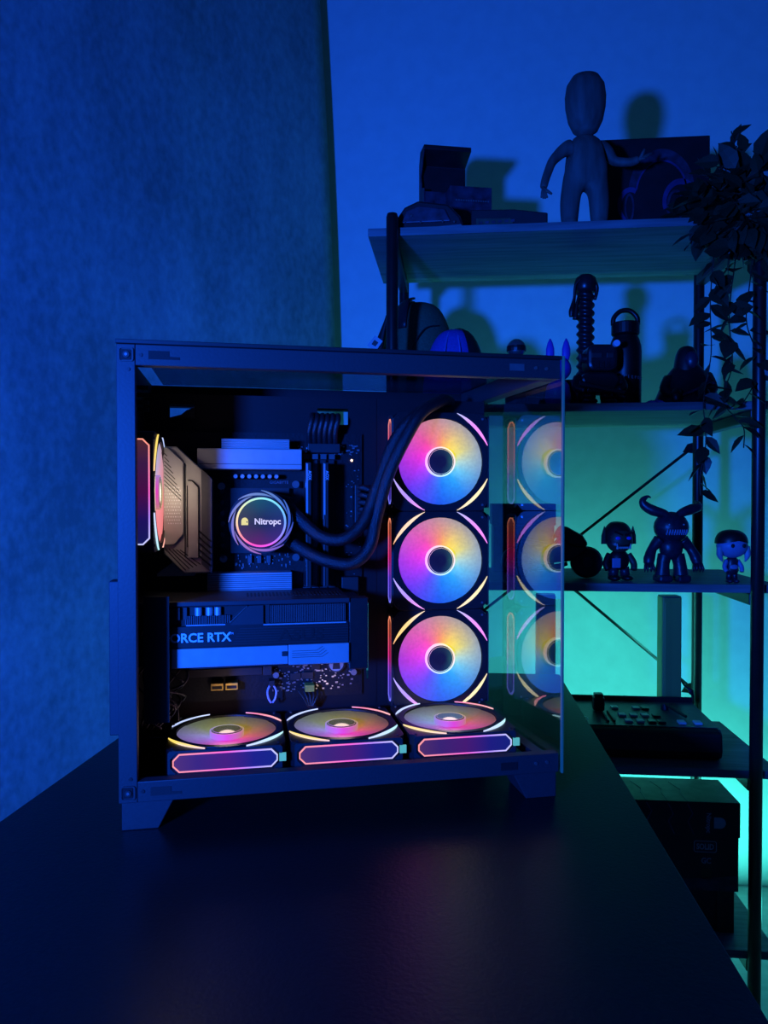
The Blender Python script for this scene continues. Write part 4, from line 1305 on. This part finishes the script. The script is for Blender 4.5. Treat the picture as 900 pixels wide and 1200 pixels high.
MB().grid(lambda u, v: (0.002 + 0.062 * math.cos(2 * PI * u) * math.cos(v * PI / 2) ** 0.7, 0.05 * math.sin(2 * PI * u) * math.cos(v * PI / 2) ** 0.7, 0.004 + 0.146 * math.sin(v * PI / 2)), 28, 12).build('crown', 'cap_blue', t, smooth=True)
for dx in (-0.010, 0.008):
    MB().tube([(dx * 1.8, -0.050, 0.06), (dx * 1.6, -0.0445, 0.10), (dx, -0.024, 0.137), (dx * 0.4, 0.0, 0.151)], 0.0016, 6, 6).build('seam', 'cap_seam', t)
MB().grid(lambda u, v: (0.002 + 0.0645 * math.cos(-1.05 + 1.3 * u) * math.cos(v * PI / 2) ** 0.7, 0.0525 * math.sin(-1.05 + 1.3 * u) * math.cos(v * PI / 2) ** 0.7, 0.004 + 0.1485 * math.sin(v * PI / 2)), 12, 10).build('brim', 'card_black', t, smooth=True)
t = rthing('chrome_ornament', 'small shiny round-topped ornament peeking above the case rail', 'ornament', (0.121, 1.48, S2 + 0.0004))
MB().lathe([(0.020, 0.0), (0.022, 0.02), (0.010, 0.06), (0.008, 0.100)], (0, 0, 0), 18).build('stand', 'toy_black', t, smooth=True)
MB().ball((0, 0, 0.118), 0.0185).build('ball', 'screw_steel', t, smooth=True)
MB().lathe([(0.0188, 0.112), (0.0192, 0.117), (0.0188, 0.122)], (0, 0, 0), 20).build('band', 'toy_black', t)
t = rthing('rabbit_figure', 'purple long-eared rabbit figure whose ears show above the case', 'figurine', (0.203, 1.49, S2 + 0.0004))
MB().lathe([(0.020, 0.0), (0.026, 0.02), (0.022, 0.045), (0.012, 0.058)], (0, 0, 0), 20).build('body', 'purple_toy', t, smooth=True)
MB().ball((0, 0, 0.078), 0.026, 0.024, 0.024).build('head', 'purple_toy', t, smooth=True)
for s in (-1, 1):
    MB().lathe([(0.004, 0.092), (0.0082, 0.106), (0.0080, 0.118), (0.0050, 0.130), (0.0010, 0.138)], (s * 0.0155, 0, 0), 12, sy=0.5).build('ear', 'purple_toy', t, smooth=True)
    MB().ball((s * 0.014, -0.012, 0.0055), 0.010, 0.016, 0.005).build('foot', 'purple_toy', t, smooth=True)
t = rthing('twisted_handle', 'spiral-wrapped dark handle with round pommel and hanging strap', 'prop', (0.263, 1.535, S2 + 0.0004))
MB().lathe([(0.030, 0.0), (0.030, 0.012), (0.018, 0.016)], (0, 0, 0), 22).build('base', 'toy_black', t)
tw = MB()
nz_, nk = 110, 20
tw.grid(lambda u, v: ((0.0158 + 0.0026 * math.sin(2 * PI * (v + u * 14))) * math.cos(2 * PI * v), (0.0158 + 0.0026 * math.sin(2 * PI * (v + u * 14))) * math.sin(2 * PI * v), 0.014 + 0.226 * u), nz_, nk)
bmesh.ops.remove_doubles(tw.bm, verts=tw.bm.verts, dist=1e-5)
tw.build('spiral_grip', 'handle_dark', t, smooth=True)
MB().lathe([(0.0180, 0.238), (0.0215, 0.244), (0.0230, 0.256), (0.0190, 0.268), (0.011, 0.274), (0.002, 0.2755)], (0, 0, 0), 22).build('pommel', 'handle_dark', t, smooth=True)
MB().tube([(-0.012, -0.016, 0.262), (-0.022, -0.014, 0.250), (-0.024, -0.012, 0.225), (-0.029, -0.012, 0.200), (-0.030, -0.012, 0.188)], [0.003, 0.003, 0.003, 0.006, 0.004], 8, 5).build('strap', 'toy_black', t, smooth=True)
MB().tube([(-0.016, -0.014, 0.230), (-0.020, -0.014, 0.205), (-0.022, -0.014, 0.182)], [0.002, 0.004, 0.006], 8, 4).build('strap', 'toy_black', t, smooth=True)
MB().tube([(0.013, -0.012, 0.262), (0.021, -0.008, 0.245), (0.017, -0.008, 0.222)], [0.003, 0.004, 0.003], 8, 4).build('strap', 'toy_black', t, smooth=True)
t = rthing('armoured_figure', 'dark helmeted toy figure with one round lamp in front of the black bottle', 'figurine', (0.268, 1.450, S2 + 0.0004), R(6))
MB().prism(rrect(0.006, 0.088, 0.056, 0.050, 0.014, 5), 'y', -0.026, 0.022).build('helmet', 'handle_dark', t, bevel=0.006)
MB().box(-0.016, -0.0285, 0.086, 0.004, -0.0262, 0.096).build('visor', 'groove', t, bevel=0.002)
MB().box(0.012, -0.0285, 0.086, 0.026, -0.0262, 0.096).build('visor', 'groove', t, bevel=0.002)
for k in range(3):
    MB().box(-0.008 + 0.010 * k, -0.0285, 0.068, -0.002 + 0.010 * k, -0.0262, 0.080).build('mouth_slot', 'toy_black', t)
mat('lamp_lens', (0.55, 0.60, 0.70), 0.15, var=0.05)
MB().cyl((0.030, -0.024, 0.113), (0.030, -0.032, 0.113), 0.0062, n=14).build('lamp', 'lamp_lens', t)
MB().cyl((-0.030, 0, 0.090), (-0.020, 0, 0.090), 0.009, n=14).build('ear_disc', 'handle_dark', t)
MB().prism([(-0.034, 0.050), (-0.022, 0.062), (0.030, 0.062), (0.042, 0.048), (0.030, 0.022), (-0.024, 0.022)], 'y', -0.022, 0.020).build('torso', 'toy_black', t, bevel=0.005)
for s in (-1, 1):
    MB().tube([(0.004 + s * 0.038, -0.004, 0.052), (0.004 + s * 0.044, -0.014, 0.034), (0.004 + s * 0.030, -0.026, 0.026)], [0.010, 0.009, 0.008], 10, 4).build('arm', 'toy_black', t, smooth=True)
    MB().tube([(0.004 + s * 0.015, 0, 0.026), (0.004 + s * 0.017, -0.002, 0.010)], [0.012, 0.012], 12).build('leg', 'toy_black', t, smooth=True)
    MB().ball((0.004 + s * 0.018, -0.010, 0.007), 0.014, 0.022, 0.0068).build('boot', 'screw_dark', t, smooth=True)
MB().tube([(-0.040, -0.032, 0.038), (0.044, -0.034, 0.020)], [0.0055, 0.004], 10).build('held_tool', 'screw_dark', t)
t = rthing('storage_box', 'plain black box on the second shelf beside the case glass', 'box', (0.180, 1.560, S2 + 0.0004))
MB().box(-0.05, -0.04, 0.0, 0.068, 0.05, 0.058).build('tray', 'card_black', t, bevel=0.002)
MB().box(-0.052, -0.042, 0.040, 0.070, 0.052, 0.062).build('lid', 'card_black', t, bevel=0.002)
t = rthing('water_bottle', 'black water bottle with carry-loop cap and Nitro lettering', 'bottle', (0.336, 1.510, S2 + 0.0004))
MB().lathe([(0.028, 0.0), (0.0305, 0.004), (0.0310, 0.112), (0.0300, 0.124), (0.0265, 0.136), (0.0235, 0.142), (0.0235, 0.146)], (0, 0, 0), 32).build('flask', 'bottle_black', t, smooth=True)
cap_ = MB().lathe([(0.0255, 0.1462), (0.0268, 0.148), (0.0268, 0.168), (0.025, 0.170)], (0, 0, 0), 28).build('cap', 'bottle_black', t)
MB().tube([(-0.0235, 0, 0.166), (-0.0225, 0, 0.180), (-0.012, 0, 0.192), (0.0, 0, 0.195), (0.012, 0, 0.192), (0.0225, 0, 0.180), (0.0235, 0, 0.166)], 0.0048, 10, 5).build('carry_loop', 'bottle_black', cap_, smooth=True)
for i, ch in enumerate('Nitropc'):
    a = R(-90 - 14 + 13.2 * i)
    text('logo_letter', ch, 0.0115, 'bottle_print', t, (0.0313 * math.cos(a), 0.0313 * math.sin(a), 0.056), (R(90), 0, a + R(90)), 0.0002, 0.0002, 1.0, 'CENTER')
t = rthing('blue_trinket', 'small crumpled blue trinket lying between the bottle and hooded figure', 'trinket', (0.380, 1.450, S2 + 0.0004), R(8))
rb = random.Random(5)
blob = MB().grid(lambda u, v: ((u - 0.5) * 0.046, (v - 0.5) * 0.022, 0.001 + 0.011 * math.sin(u * PI) ** 0.6 * math.sin(v * PI) ** 0.6 * (0.55 + 0.45 * math.sin(u * 17 + v * 9))), 18, 8)
blob.build('cloth', 'cap_seam', t, smooth=True)
MB().lathe([(0.005, 0.0), (0.006, 0.002), (0.005, 0.004)], (0.022, -0.006, 0), 12).build('ring', 'screw_steel', t)
t = rthing('hooded_figure', 'dark hooded cloaked figurine sitting on the second shelf by the ivy', 'figurine', (0.448, 1.490, S2 + 0.0004), R(-10))
MB().grid(lambda u, v: ((0.054 * (1 - v) ** 0.55 + 0.010) * math.cos(2 * PI * u), (0.038 * (1 - v) ** 0.55 + 0.008) * math.sin(2 * PI * u), 0.001 + 0.085 * v), 28, 14).build('cloak', 'toy_black', t, smooth=True)
MB().grid(lambda u, v: ((0.024 * math.cos(v * PI / 2) ** 0.6) * math.cos(2 * PI * u) - 0.001, (0.024 * math.cos(v * PI / 2) ** 0.6) * math.sin(2 * PI * u), 0.062 + 0.056 * math.sin(v * PI / 2)), 24, 12).build('hood', 'toy_black', t, smooth=True)
MB().ball((0.006, -0.018, 0.088), 0.013, 0.010, 0.017).build('face', 'toy_navy', t, smooth=True)
for s in (-1, 1):
    MB().tube([(s * 0.034, -0.01, 0.055), (s * 0.042, -0.026, 0.030), (s * 0.020, -0.044, 0.020)], [0.011, 0.010, 0.007], 10, 4).build('arm', 'toy_black', t, smooth=True)
    MB().tube([(s * 0.016, -0.02, 0.018), (s * 0.024, -0.050, 0.020), (s * 0.024, -0.052, 0.006)], [0.012, 0.011, 0.008], 10, 4).build('leg', 'toy_black', t, smooth=True)
MB().tube([(-0.030, -0.046, 0.012), (0.045, -0.050, 0.040)], [0.003, 0.003], 8).build('staff', 'toy_navy', t)

# --- third shelf
t = rthing('toy_motorbike', 'black toy motorbike in shadow at the left of the third shelf', 'toy', (0.198, 1.490, S3 + 0.0004), R(4))
for x in (-0.075, 0.062):
    wl = MB().lathe([(0.012, -0.009), (0.027, -0.011), (0.031, -0.006), (0.031, 0.006), (0.027, 0.011), (0.012, 0.009)], (x, 0, 0.0315), 24, 'y').build('wheel', 'toy_black', t)
    MB().lathe([(0.010, -0.012), (0.010, 0.012)], (x, 0, 0.0315), 14, 'y').build('axle_hub', 'screw_dark', wl)
MB().prism([(-0.090, 0.056), (-0.060, 0.072), (-0.040, 0.060), (-0.005, 0.064), (0.020, 0.094), (0.052, 0.072), (0.066, 0.056), (0.030, 0.034), (-0.030, 0.028), (-0.060, 0.046)], 'y', -0.016, 0.016).build('body', 'toy_black', t, bevel=0.006)
MB().prism([(0.000, 0.084), (0.014, 0.105), (0.050, 0.085), (0.062, 0.066), (0.050, 0.060), (0.020, 0.066)], 'y', -0.026, 0.026).build('windshield', 'toy_black', t, bevel=0.008)
MB().tube([(0.006, -0.040, 0.078), (0.012, -0.018, 0.088), (0.012, 0.018, 0.088), (0.006, 0.040, 0.078)], 0.0035, 8, 4).build('handlebar', 'toy_black', t, smooth=True)
MB().prism([(-0.070, 0.070), (-0.020, 0.062), (-0.016, 0.070), (-0.070, 0.080)], 'y', -0.018, 0.018).build('seat', 'toy_navy', t, bevel=0.003)
MB().tube([(-0.100, -0.022, 0.030), (-0.02, -0.022, 0.022), (0.02, -0.018, 0.030)], [0.007, 0.006, 0.004], 10, 4).build('exhaust', 'screw_dark', t, smooth=True)

t = rthing('goblin_figure', 'hooded green goblin toy with tusks on the third shelf', 'figurine', (0.313, 1.450, S3 + 0.0004), R(10))
MB().ball((0, 0, 0.078), 0.0250, 0.0230, 0.0255).build('head', 'toy_green', t, smooth=True)
MB().grid(lambda u, v: (0.0275 * math.cos(v * PI / 2) ** 0.7 * math.cos(2 * PI * u), 0.004 + 0.0255 * math.cos(v * PI / 2) ** 0.7 * math.sin(2 * PI * u) , 0.078 + 0.034 * math.sin(v * PI / 2) + 0.012 * math.sin(2 * PI * u) * (1 - v)), 24, 10).build('hood', 'toy_black', t, smooth=True)
for s in (-1, 1):
    MB().lathe([(0.0065, 0.070), (0.0060, 0.086), (0.0008, 0.104)], (s * 0.028, 0.002, 0), 8, sy=0.5).build('ear', 'toy_green', t)
    MB().ball((s * 0.0105, -0.0215, 0.082), 0.0048, 0.002, 0.0032).build('eye', 'toy_eye', t)
    MB().prism([(s * 0.003, 0.0865), (s * 0.018, 0.0925), (s * 0.018, 0.0955), (s * 0.003, 0.0895)], 'y', -0.0250, -0.0200).build('brow', 'toy_black', t)
    MB().tube([(s * 0.012, -0.0225, 0.062), (s * 0.013, -0.0240, 0.072)], [0.0024, 0.0006], 7).build('tusk', 'toy_white', t)
    MB().tube([(s * 0.018, 0, 0.050), (s * 0.027, -0.004, 0.034), (s * 0.025, -0.010, 0.022)], [0.007, 0.0065, 0.006], 10, 4).build('arm', 'toy_black' if s < 0 else 'toy_green', t, smooth=True)
    MB().tube([(s * 0.010, 0, 0.026), (s * 0.012, -0.002, 0.008)], [0.0095, 0.0090], 10).build('leg', 'toy_navy', t, smooth=True)
    MB().ball((s * 0.0125, -0.008, 0.0062), 0.011, 0.016, 0.0060).build('boot', 'toy_black', t, smooth=True)
tt = MB()
for k in range(6):
    tt.box(-0.0088 + 0.003 * k, -0.0245, 0.0625, -0.0068 + 0.003 * k, -0.0205, 0.0660)
tt.build('teeth', 'toy_white', t)
MB().lathe([(0.014, 0.022), (0.019, 0.034), (0.018, 0.050), (0.010, 0.058)], (0, 0, 0), 18, sy=0.8).build('torso', 'toy_black', t, smooth=True)
MB().box(-0.020, -0.019, 0.026, -0.004, -0.0155, 0.044).build('pouch', 'toy_blue', t, bevel=0.001)

t = rthing('horned_figure', 'dark horned monster toy with claws and a row of teeth', 'figurine', (0.409, 1.450, S3 + 0.0004), R(6))
MB().ball((0, 0, 0.102), 0.0325, 0.028, 0.030).build('head', 'toy_navy', t, smooth=True)
for s in (-1, 1):
    MB().tube([(s * 0.004, -0.010, 0.119), (s * 0.018, -0.008, 0.128), (s * 0.036, -0.004, 0.134), (s * 0.050, 0, 0.143), (s * 0.054, 0, 0.153), (s * 0.046, -0.002, 0.160), (s * 0.040, -0.004, 0.158)] if s < 0 else [(0.004, -0.010, 0.119), (0.018, -0.008, 0.130), (0.036, -0.004, 0.136), (0.052, 0.004, 0.140), (0.058, 0.016, 0.146), (0.056, 0.026, 0.152)], [0.006, 0.0085, 0.0100, 0.0090, 0.0065, 0.0030, 0.0008] if s < 0 else [0.006, 0.0085, 0.0100, 0.0085, 0.0055, 0.001], 12, 5).build('horn', 'toy_navy', t, smooth=True)
    MB().ball((s * 0.0135, -0.0262, 0.108), 0.0016, 0.0012, 0.0016, 8, 6).build('eye', 'toy_white', t)
    MB().tube([(s * 0.022, 0, 0.078), (s * 0.036, -0.002, 0.062), (s * 0.044, -0.008, 0.044), (s * 0.046, -0.010, 0.034)], [0.012, 0.0085, 0.0105, 0.009], 12, 5).build('arm', 'toy_navy', t, smooth=True)
    for k in range(4):
        a = (k - 1.5) * 0.5
        MB().tube([(s * 0.046 + 0.009 * math.sin(a), -0.012, 0.034), (s * 0.046 + 0.013 * math.sin(a), -0.016, 0.024), (s * 0.046 + 0.013 * math.sin(a), -0.014, 0.018)], [0.0034, 0.0026, 0.0006], 7).build('claw', 'toy_navy', t, smooth=True)
    MB().tube([(s * 0.012, 0, 0.050), (s * 0.016, -0.002, 0.032), (s * 0.018, -0.002, 0.008)], [0.0130, 0.0120, 0.0150], 12, 4).build('leg', 'toy_navy', t, smooth=True)
    MB().prism([(s * 0.005, -0.026), (s * 0.030, -0.024), (s * 0.032, 0.012), (s * 0.006, 0.012)], 'z', 0.0, 0.013).build('foot', 'toy_navy', t, bevel=0.004)
MB().lathe([(0.016, 0.042), (0.021, 0.056), (0.023, 0.070), (0.016, 0.080)], (0, 0, 0), 20, sy=0.8).build('torso', 'toy_navy', t, smooth=True)
tt = MB()
for k in range(9):
    x = -0.018 + 0.0045 * k
    y = -0.0275 + 0.9 * 0.0135 * (x / 0.0325) ** 2 * 0.9
    tt.tube([(x, y, 0.0890), (x, y - 0.0015, 0.0960)], [0.0012, 0.0004], 6)
    tt.tube([(x + 0.0018, y, 0.0985), (x + 0.0018, y - 0.0015, 0.0915)], [0.0012, 0.0004], 6)
tt.build('teeth', 'toy_blue', t)

t = rthing('blue_doll', 'small blue doll in a dark cap standing by the front right post', 'figurine', (0.513, 1.430, S3 + 0.0004), R(8))
MB().ball((0, 0, 0.069), 0.0280, 0.0240, 0.0230).build('head', 'toy_blue', t, smooth=True)
MB().grid(lambda u, v: (0.0295 * math.cos(v * PI / 2) ** 0.6 * math.cos(2 * PI * u), 0.003 + 0.0265 * math.cos(v * PI / 2) ** 0.6 * math.sin(2 * PI * u), 0.079 + 0.020 * math.sin(v * PI / 2) + 0.010 * abs(math.cos(2 * PI * u)) * (v - 1) * 0.6), 24, 8).build('cap', 'toy_black', t, smooth=True)
for s in (-1, 1):
    MB().ball((s * 0.0105, -0.0232, 0.070), 0.0036, 0.0016, 0.0038, 10, 6).build('eye', 'groove', t)
    MB().tube([(s * 0.025, -0.004, 0.068), (s * 0.026, -0.006, 0.052), (s * 0.021, -0.007, 0.040)], [0.006, 0.006, 0.001], 8, 4).build('hair_lock', 'toy_pale', t, smooth=True)
    MB().tube([(s * 0.010, 0, 0.042), (s * 0.016, -0.004, 0.030), (s * 0.014, -0.009, 0.022)], [0.0044, 0.0042, 0.004], 8, 4).build('arm', 'toy_blue', t, smooth=True)
    MB().tube([(s * 0.005, 0, 0.020), (s * 0.0058, 0, 0.006)], [0.0055, 0.0050], 10).build('leg', 'toy_navy', t, smooth=True)
    MB().ball((s * 0.0062, -0.003, 0.0040), 0.0062, 0.0090, 0.0040).build('shoe', 'toy_navy', t, smooth=True)
MB().lathe([(0.009, 0.016), (0.0125, 0.024), (0.0105, 0.034), (0.0120, 0.042), (0.006, 0.049)], (0, 0, 0), 16, sy=0.8).build('torso', 'toy_navy', t, smooth=True)
MB().ball((0, -0.0075, 0.030), 0.0080, 0.0034, 0.0050).build('belt_cloth', 'toy_blue', t, smooth=True)

# --- fourth shelf
t = rthing('mixing_console', 'black slanted control desk with square pads and a fader lever', 'console', (0.365, 1.535, S4 + 0.0004), R(0))
MB().prism([(-0.094, 0.018), (-0.090, 0.004), (-0.080, 0.0), (0.085, 0.0), (0.085, 0.062), (-0.080, 0.058), (-0.092, 0.052)], 'x', -0.170, 0.140).build('housing', 'console_black', t, bevel=0.006)
MB().prism([(-0.078, 0.0588), (0.083, 0.0628), (0.083, 0.0640), (-0.078, 0.0600)], 'x', -0.166, 0.136).build('top_plate', 'console_top', t)
MB().box(-0.170, 0.0858, 0.040, 0.140, 0.092, 0.074).build('rear_lip', 'console_black', t, bevel=0.002)


def pad(x, y, w_, h_, m_, nm='pad'):
    z = 0.0598 + (y + 0.078) * 0.0248
    MB().box(x - w_ / 2, y - h_ / 2, z, x + w_ / 2, y + h_ / 2, z + 0.0045).build(nm, m_, t, bevel=0.001)


for i, (x, y) in enumerate(((-0.035, 0.030), (0.008, 0.030), (0.026, 0.030), (-0.030, -0.018), (-0.008, -0.018), (0.014, -0.018), (0.036, -0.018), (-0.026, -0.056), (-0.004, -0.056), (0.018, -0.056), (0.036, -0.056), (0.074, -0.056), (0.104, -0.056))):
    pad(x, y, 0.014, 0.018, 'key_pad' if i not in (2, 6, 9, 10) else 'screw_dark')
pad(-0.066, -0.030, 0.004, 0.070, 'groove', 'fader_slot')
pad(-0.054, -0.030, 0.004, 0.070, 'groove', 'fader_slot')
MB().box(-0.082, 0.000, 0.064, -0.060, 0.022, 0.092).build('lever_block', 'console_black', t, bevel=0.003)
MB().box(-0.080, 0.002, 0.092, -0.062, 0.020, 0.098).build('lever_cap', 'console_black', t, bevel=0.002)
MB().tube([(0.066, 0.030, 0.062), (0.066, 0.032, 0.074)], [0.008, 0.007], 14).build('stick_knob', 'console_black', t)
MB().tube([(0.068, 0.026, 0.074), (0.090, -0.030, 0.066)], [0.004, 0.003], 10).build('stick_lever', 'console_black', t)
MB().ringprism([(-0.118 + 0.018 * math.cos(2 * PI * k / 28), -0.040 + 0.018 * math.sin(2 * PI * k / 28)) for k in range(28)], [(-0.118 + 0.0165 * math.cos(2 * PI * k / 28), -0.040 + 0.0165 * math.sin(2 * PI * k / 28)) for k in range(28)], 'z', 0.0600, 0.0615).build('printed_ring', 'key_pad', t)
mat('bar_diffuser', (0.5, 0.6, 0.6), 0.5, emit=TEAL, estr=1.0)
for bx, rz, lab in ((0.467, 4, 'slim upright grey light bar right behind the control desk, facing the wall'), (0.2015, -3, 'slim upright light bar seen through the front glass, facing the wall')):
    t = rthing('light_bar', lab, 'lamp', (bx, 1.665, S4 + 0.0004), R(rz), 'light bars on the fourth shelf')
    MB().prism(rrect(0, 0, 0.042, 0.036, 0.004), 'z', 0.0, 0.282).build('body', 'tower_grey', t)
    MB().box(-0.0165, -0.0205, 0.012, 0.0185, -0.0182, 0.272).build('back_plate', 'tower_grey', t, bevel=0.001)
    MB().prism(rrect(0, 0, 0.040, 0.034, 0.004), 'z', 0.2822, 0.2850).build('top_cap', 'silver_dark', t)
    MB().box(-0.017, 0.0181, 0.012, 0.017, 0.0200, 0.272).build('diffuser', 'bar_diffuser', t)
    bl_ = light('light_bar_glow', 'AREA', (0, 0.022, 0.142), 0.42, TEAL, shape='RECTANGLE', size=0.034, size_y=0.26)
    bl_.rotation_euler = (R(90), 0, 0)
    bl_.parent = t
t = rthing('storage_box', 'black lidded box behind the toy motorbike on the third shelf', 'box', (0.145, 1.640, S3 + 0.0004))
MB().box(-0.062, -0.045, 0.0, 0.066, 0.045, 0.130).build('tray', 'card_black', t, bevel=0.002)
MB().box(-0.065, -0.048, 0.100, 0.069, 0.048, 0.146).build('lid', 'card_black', t, bevel=0.002)
t = rthing('loose_cable', 'thin black cable hanging at the back of the fourth shelf beside the light bar', 'cable', (0.50, 1.69, S4 + 0.0004))
MB().tube([(-0.005, -0.01, 0.10), (0.006, -0.008, 0.084), (0.020, -0.010, 0.070), (0.024, -0.010, 0.040), (0.030, 0.000, 0.004)], [0.0015, 0.0024, 0.0040, 0.0016, 0.0016], 7, 5).build('cord', 'cable_black', t, smooth=True)
MB().ball((0.018, -0.010, 0.072), 0.006, 0.004, 0.007).build('clip', 'cable_black', t, smooth=True)

# --- bottom shelf
t = rthing('lower_carton', 'plain brown-green carton under the large printed box', 'box', (0.435, 1.510, S5 + 0.0004))
MB().box(-0.115, -0.050, 0.0, 0.095, 0.090, 0.080).build('carton', 'card_black', t, bevel=0.001)
MB().box(0.065, -0.0525, 0.0, 0.0965, -0.0505, 0.080).build('corner_wrap', 'box_brown', t)
MB().box(0.078, -0.0530, 0.058, 0.086, -0.0526, 0.068).build('finger_hole', 'groove', t)
t = rthing('printed_carton', 'large black carton with lightning print and SOLID lettering', 'box', (0.425, 1.510, S5 + 0.0812))
MB().box(-0.130, -0.055, 0.0, 0.1135, 0.060, 0.168).build('carton', 'card_black', t, bevel=0.0015)
mat('lid_top_lit', (0.13, 0.13, 0.11), 0.5, var=0.3, scale=40)
MB().box(-0.132, -0.0575, 0.103, 0.1155, 0.0625, 0.1690).build('lid', 'card_black', t, bevel=0.0015)
MB().box(-0.131, -0.0565, 0.1692, 0.1145, 0.0615, 0.1700).build('lid_lit_sheet', 'lid_top_lit', t)  # paler sheet painting in the light that falls on the lid top
for k, (x, dz) in enumerate(((-0.095, 0), (-0.058, 0.004), (-0.018, 0.0), (0.018, 0.002))):
    MB().tube([(x, -0.0580, 0.166), (x + 0.010, -0.0580, 0.146 + dz), (x + 0.001, -0.0580, 0.132), (x + 0.012, -0.0580, 0.108)], 0.0010, 5).build('lightning_print', 'card_purple', t)
    MB().tube([(x - 0.008, 0.04, 0.1702), (x + 0.004, 0.0, 0.1702), (x - 0.002, -0.02, 0.1702), (x, -0.056, 0.1702)], 0.0009, 5).build('lightning_print', 'print_dim', t)
mat('logo_blue', (0.34, 0.36, 0.44), 0.5, var=0.1)
dm = [(0.078 + 0.0105 * math.cos(R(90 - 12 * k)), 0.131 + 0.0105 * math.sin(R(90 - 12 * k))) for k in range(16)]
MB().prism([(0.067, 0.1205)] + [(0.067, 0.1415)] + dm, 'y', -0.0582, -0.0576).build('logo_mark', 'logo_blue', t)
text('logo_lettering', 'Nitropc', 0.0120, 'logo_blue', t, (0.0535, -0.0577, 0.1500), (R(90), R(90), 0), 0.0003, 0.0002)
MB().ringprism(rrect(0.052, 0.084, 0.042, 0.022, 0.004), rrect(0.052, 0.084, 0.0395, 0.0195, 0.003), 'y', -0.0556, -0.0551).build('frame_print', 'logo_blue', t)
text('solid_lettering', 'SOLID', 0.0150, 'logo_blue', t, (0.052, -0.0552, 0.0788), (R(90), 0, 0), 0.0003, 0.0004, 0.78, 'CENTER')
text('gc_lettering', 'GC', 0.0150, 'logo_blue', t, (0.054, -0.0552, 0.0520), (R(90), 0, 0), 0.0003, 0.0002, 0.85, 'CENTER')
MB().prism(octa(0.0100, 0.0100, 0.003), 'y', -0.0556, -0.0551, Matrix.Translation((0.054, 0, 0.032))).build('badge_print', 'badge_green', t)
MB().prism([(-0.130, 0.008), (0.113, 0.030), (0.113, 0.0), (-0.130, 0.0)], 'y', -0.0556, -0.0551).build('stripe_print', 'card_print', t)
MB().tube([(0.1160, 0.0, 0.158), (0.1240, 0.0, 0.156), (0.1280, 0.0, 0.140), (0.1240, 0.0, 0.122), (0.1160, 0.0, 0.120)], 0.0028, 8, 4).build('handle', 'card_black', t, smooth=True)
